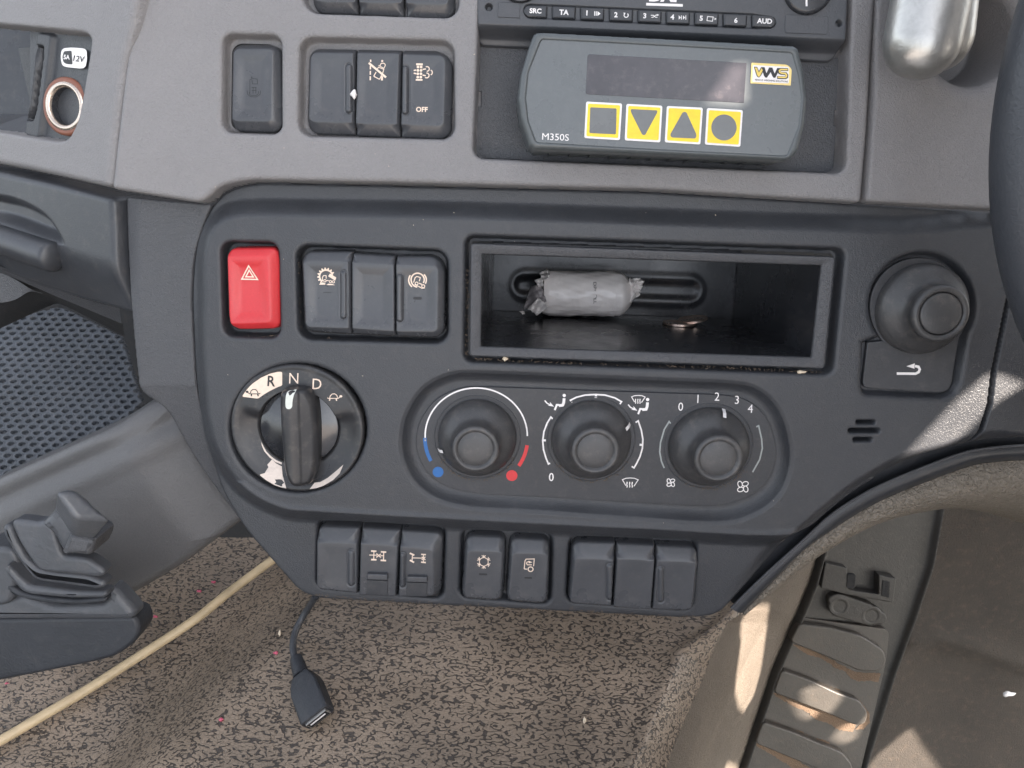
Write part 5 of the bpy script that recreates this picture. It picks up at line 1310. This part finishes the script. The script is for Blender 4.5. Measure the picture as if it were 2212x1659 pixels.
for i,(q_,lab) in enumerate((((848,833),'pink crumb on the patterned cover right of the bellows lever'),((1088,693),'pink crumb between the cream cable and the shelf moulding'),((1168,643),'pink crumb close to the upper end of the cream cable'),((1508,1030),'pink crumb on the patterned cover left of the USB lead'),((1208,1394),'pink crumb on the bright slope below the cream cable'),((38,1197),'pink crumb under the base of the bellows lever'))):
    crumb(lab,onc(*z('Y3',q_),.8),1.3,M['pink'],el=(1.3,.8,.8),seed=10+i)
crumb('small straw coloured ring shaped seed left of the USB lead',onc(*z('Y4',(254,384)),.8),2.2,M['debris'],el=(.5,1.0,.6),seed=20)
crumb('short pale sliver lying on the patterned cover at the bottom',onc(*z('Y6',(727,1043)),.8),1.8,M['debris'],el=(.6,1.6,.5),seed=21)
crumb('white flake on the footwell floor at far right',P(*z('Y5',(2025,1237)),float(fw(0,1400))+8),5,M['white'],el=(1.3,.6,.3),seed=22)

# ================================================================== LINT AND DUST
def fibres(name,label,lines,cnt,wv,mat,spread=5,ln=2.2,seed=1):
    rs=np.random.RandomState(seed); V=[];F=[]
    for L in lines:
        L=np.array(cat(L,False,4)); seg=np.linalg.norm(np.diff(L,axis=0),axis=1); cum=np.r_[0,np.cumsum(seg)]
        for _ in range(int(cnt*cum[-1]/100)):
            t=(rs.rand()**1.0)*cum[-1]; x=np.interp(t,cum,L[:,0]); y=np.interp(t,cum,L[:,1])
            p=P(x+rs.randn()*spread*.5,y+rs.randn()*spread*.35,wv+rs.rand()*1.5)
            a=rs.rand()*6.28; d=np.array((math.cos(a),math.sin(a)*.7,rs.randn()*.3))*ln*(.3+rs.rand()); n_=np.array((-math.sin(a),math.cos(a),0))*(.10+.16*rs.rand())
            m_=p+d*.5+np.array((rs.randn(),rs.randn(),0))*.3; o=len(V)
            V+=[p-n_,p+n_,m_-n_,m_+n_,p+d]; F+=[(o,o+1,o+3,o+2),(o+2,o+3,o+4)]
    o=mk(name,V,F,mat,None,smooth=False); tag(o,label,'lint',kind='stuff'); return o
fibres('lint','brown dust and fluff gathered along the lower edges of the switch recesses',
 [z('Z6',[(150,668),(280,690),(420,672)]),z('Z6',[(575,690),(800,700),(1060,712),(1340,715)]),z('Y2',[(75,425),(400,462),(745,478)]),z('Y2',[(850,480),(1080,500),(1330,510)]),z('Y2',[(1430,505),(1800,540),(2100,545)]),
  z('Z7',[(110,800),(900,840),(1500,850),(2090,880)]),z('Z7',[(85,300),(85,600),(80,780)]),z('Z6',[(545,680),(535,400),(530,250)])],34,-4.5,M['fluff'],4,1.8,4)
for cD in (z('Y1',(472,392)),z('Y1',(1080,402)),z('Y1',(1706,440))):
    r_=zl('Y1',228); fibres('lint','rusty brown dust in the well round a heater knob',[[(cD[0]+r_*math.cos(a),cD[1]+r_*math.sin(a)) for a in np.linspace(.5,2.6,12)]],60,-5.2,M['fluff'],5,1.4,int(cD[0]))
rs=np.random.RandomState(12); V=[];F=[]
for _ in range(60):
    x=rs.uniform(260,2100); y=rs.uniform(60,1300)
    X_=np.array([[x]]);Y_=np.array([[y]])
    if y<430: hh_=float(h_up(X_,Y_)[0,0]) if x<1860 else -99
    else: hh_=float(h_con(X_,Y_)[0,0])
    if hh_<-12 or abs(hh_)>12: continue
    p=P(x,y,0)+np.array((0,0,hh_+.15)); a=rs.rand()*6.28; l_=.25+.6*rs.rand()**3; d=np.array((math.cos(a),math.sin(a),0))*l_; n_=np.array((-math.sin(a),math.cos(a),0))*.14; o=len(V)
    V+=[p-n_,p+n_,p+d+n_,p+d-n_]; F.append((o,o+1,o+2,o+3))
o=mk('dust_flecks',V,F,M['debris'],None,smooth=False); tag(o,'tiny pale flecks of dust scattered over the dashboard','dust',kind='stuff')
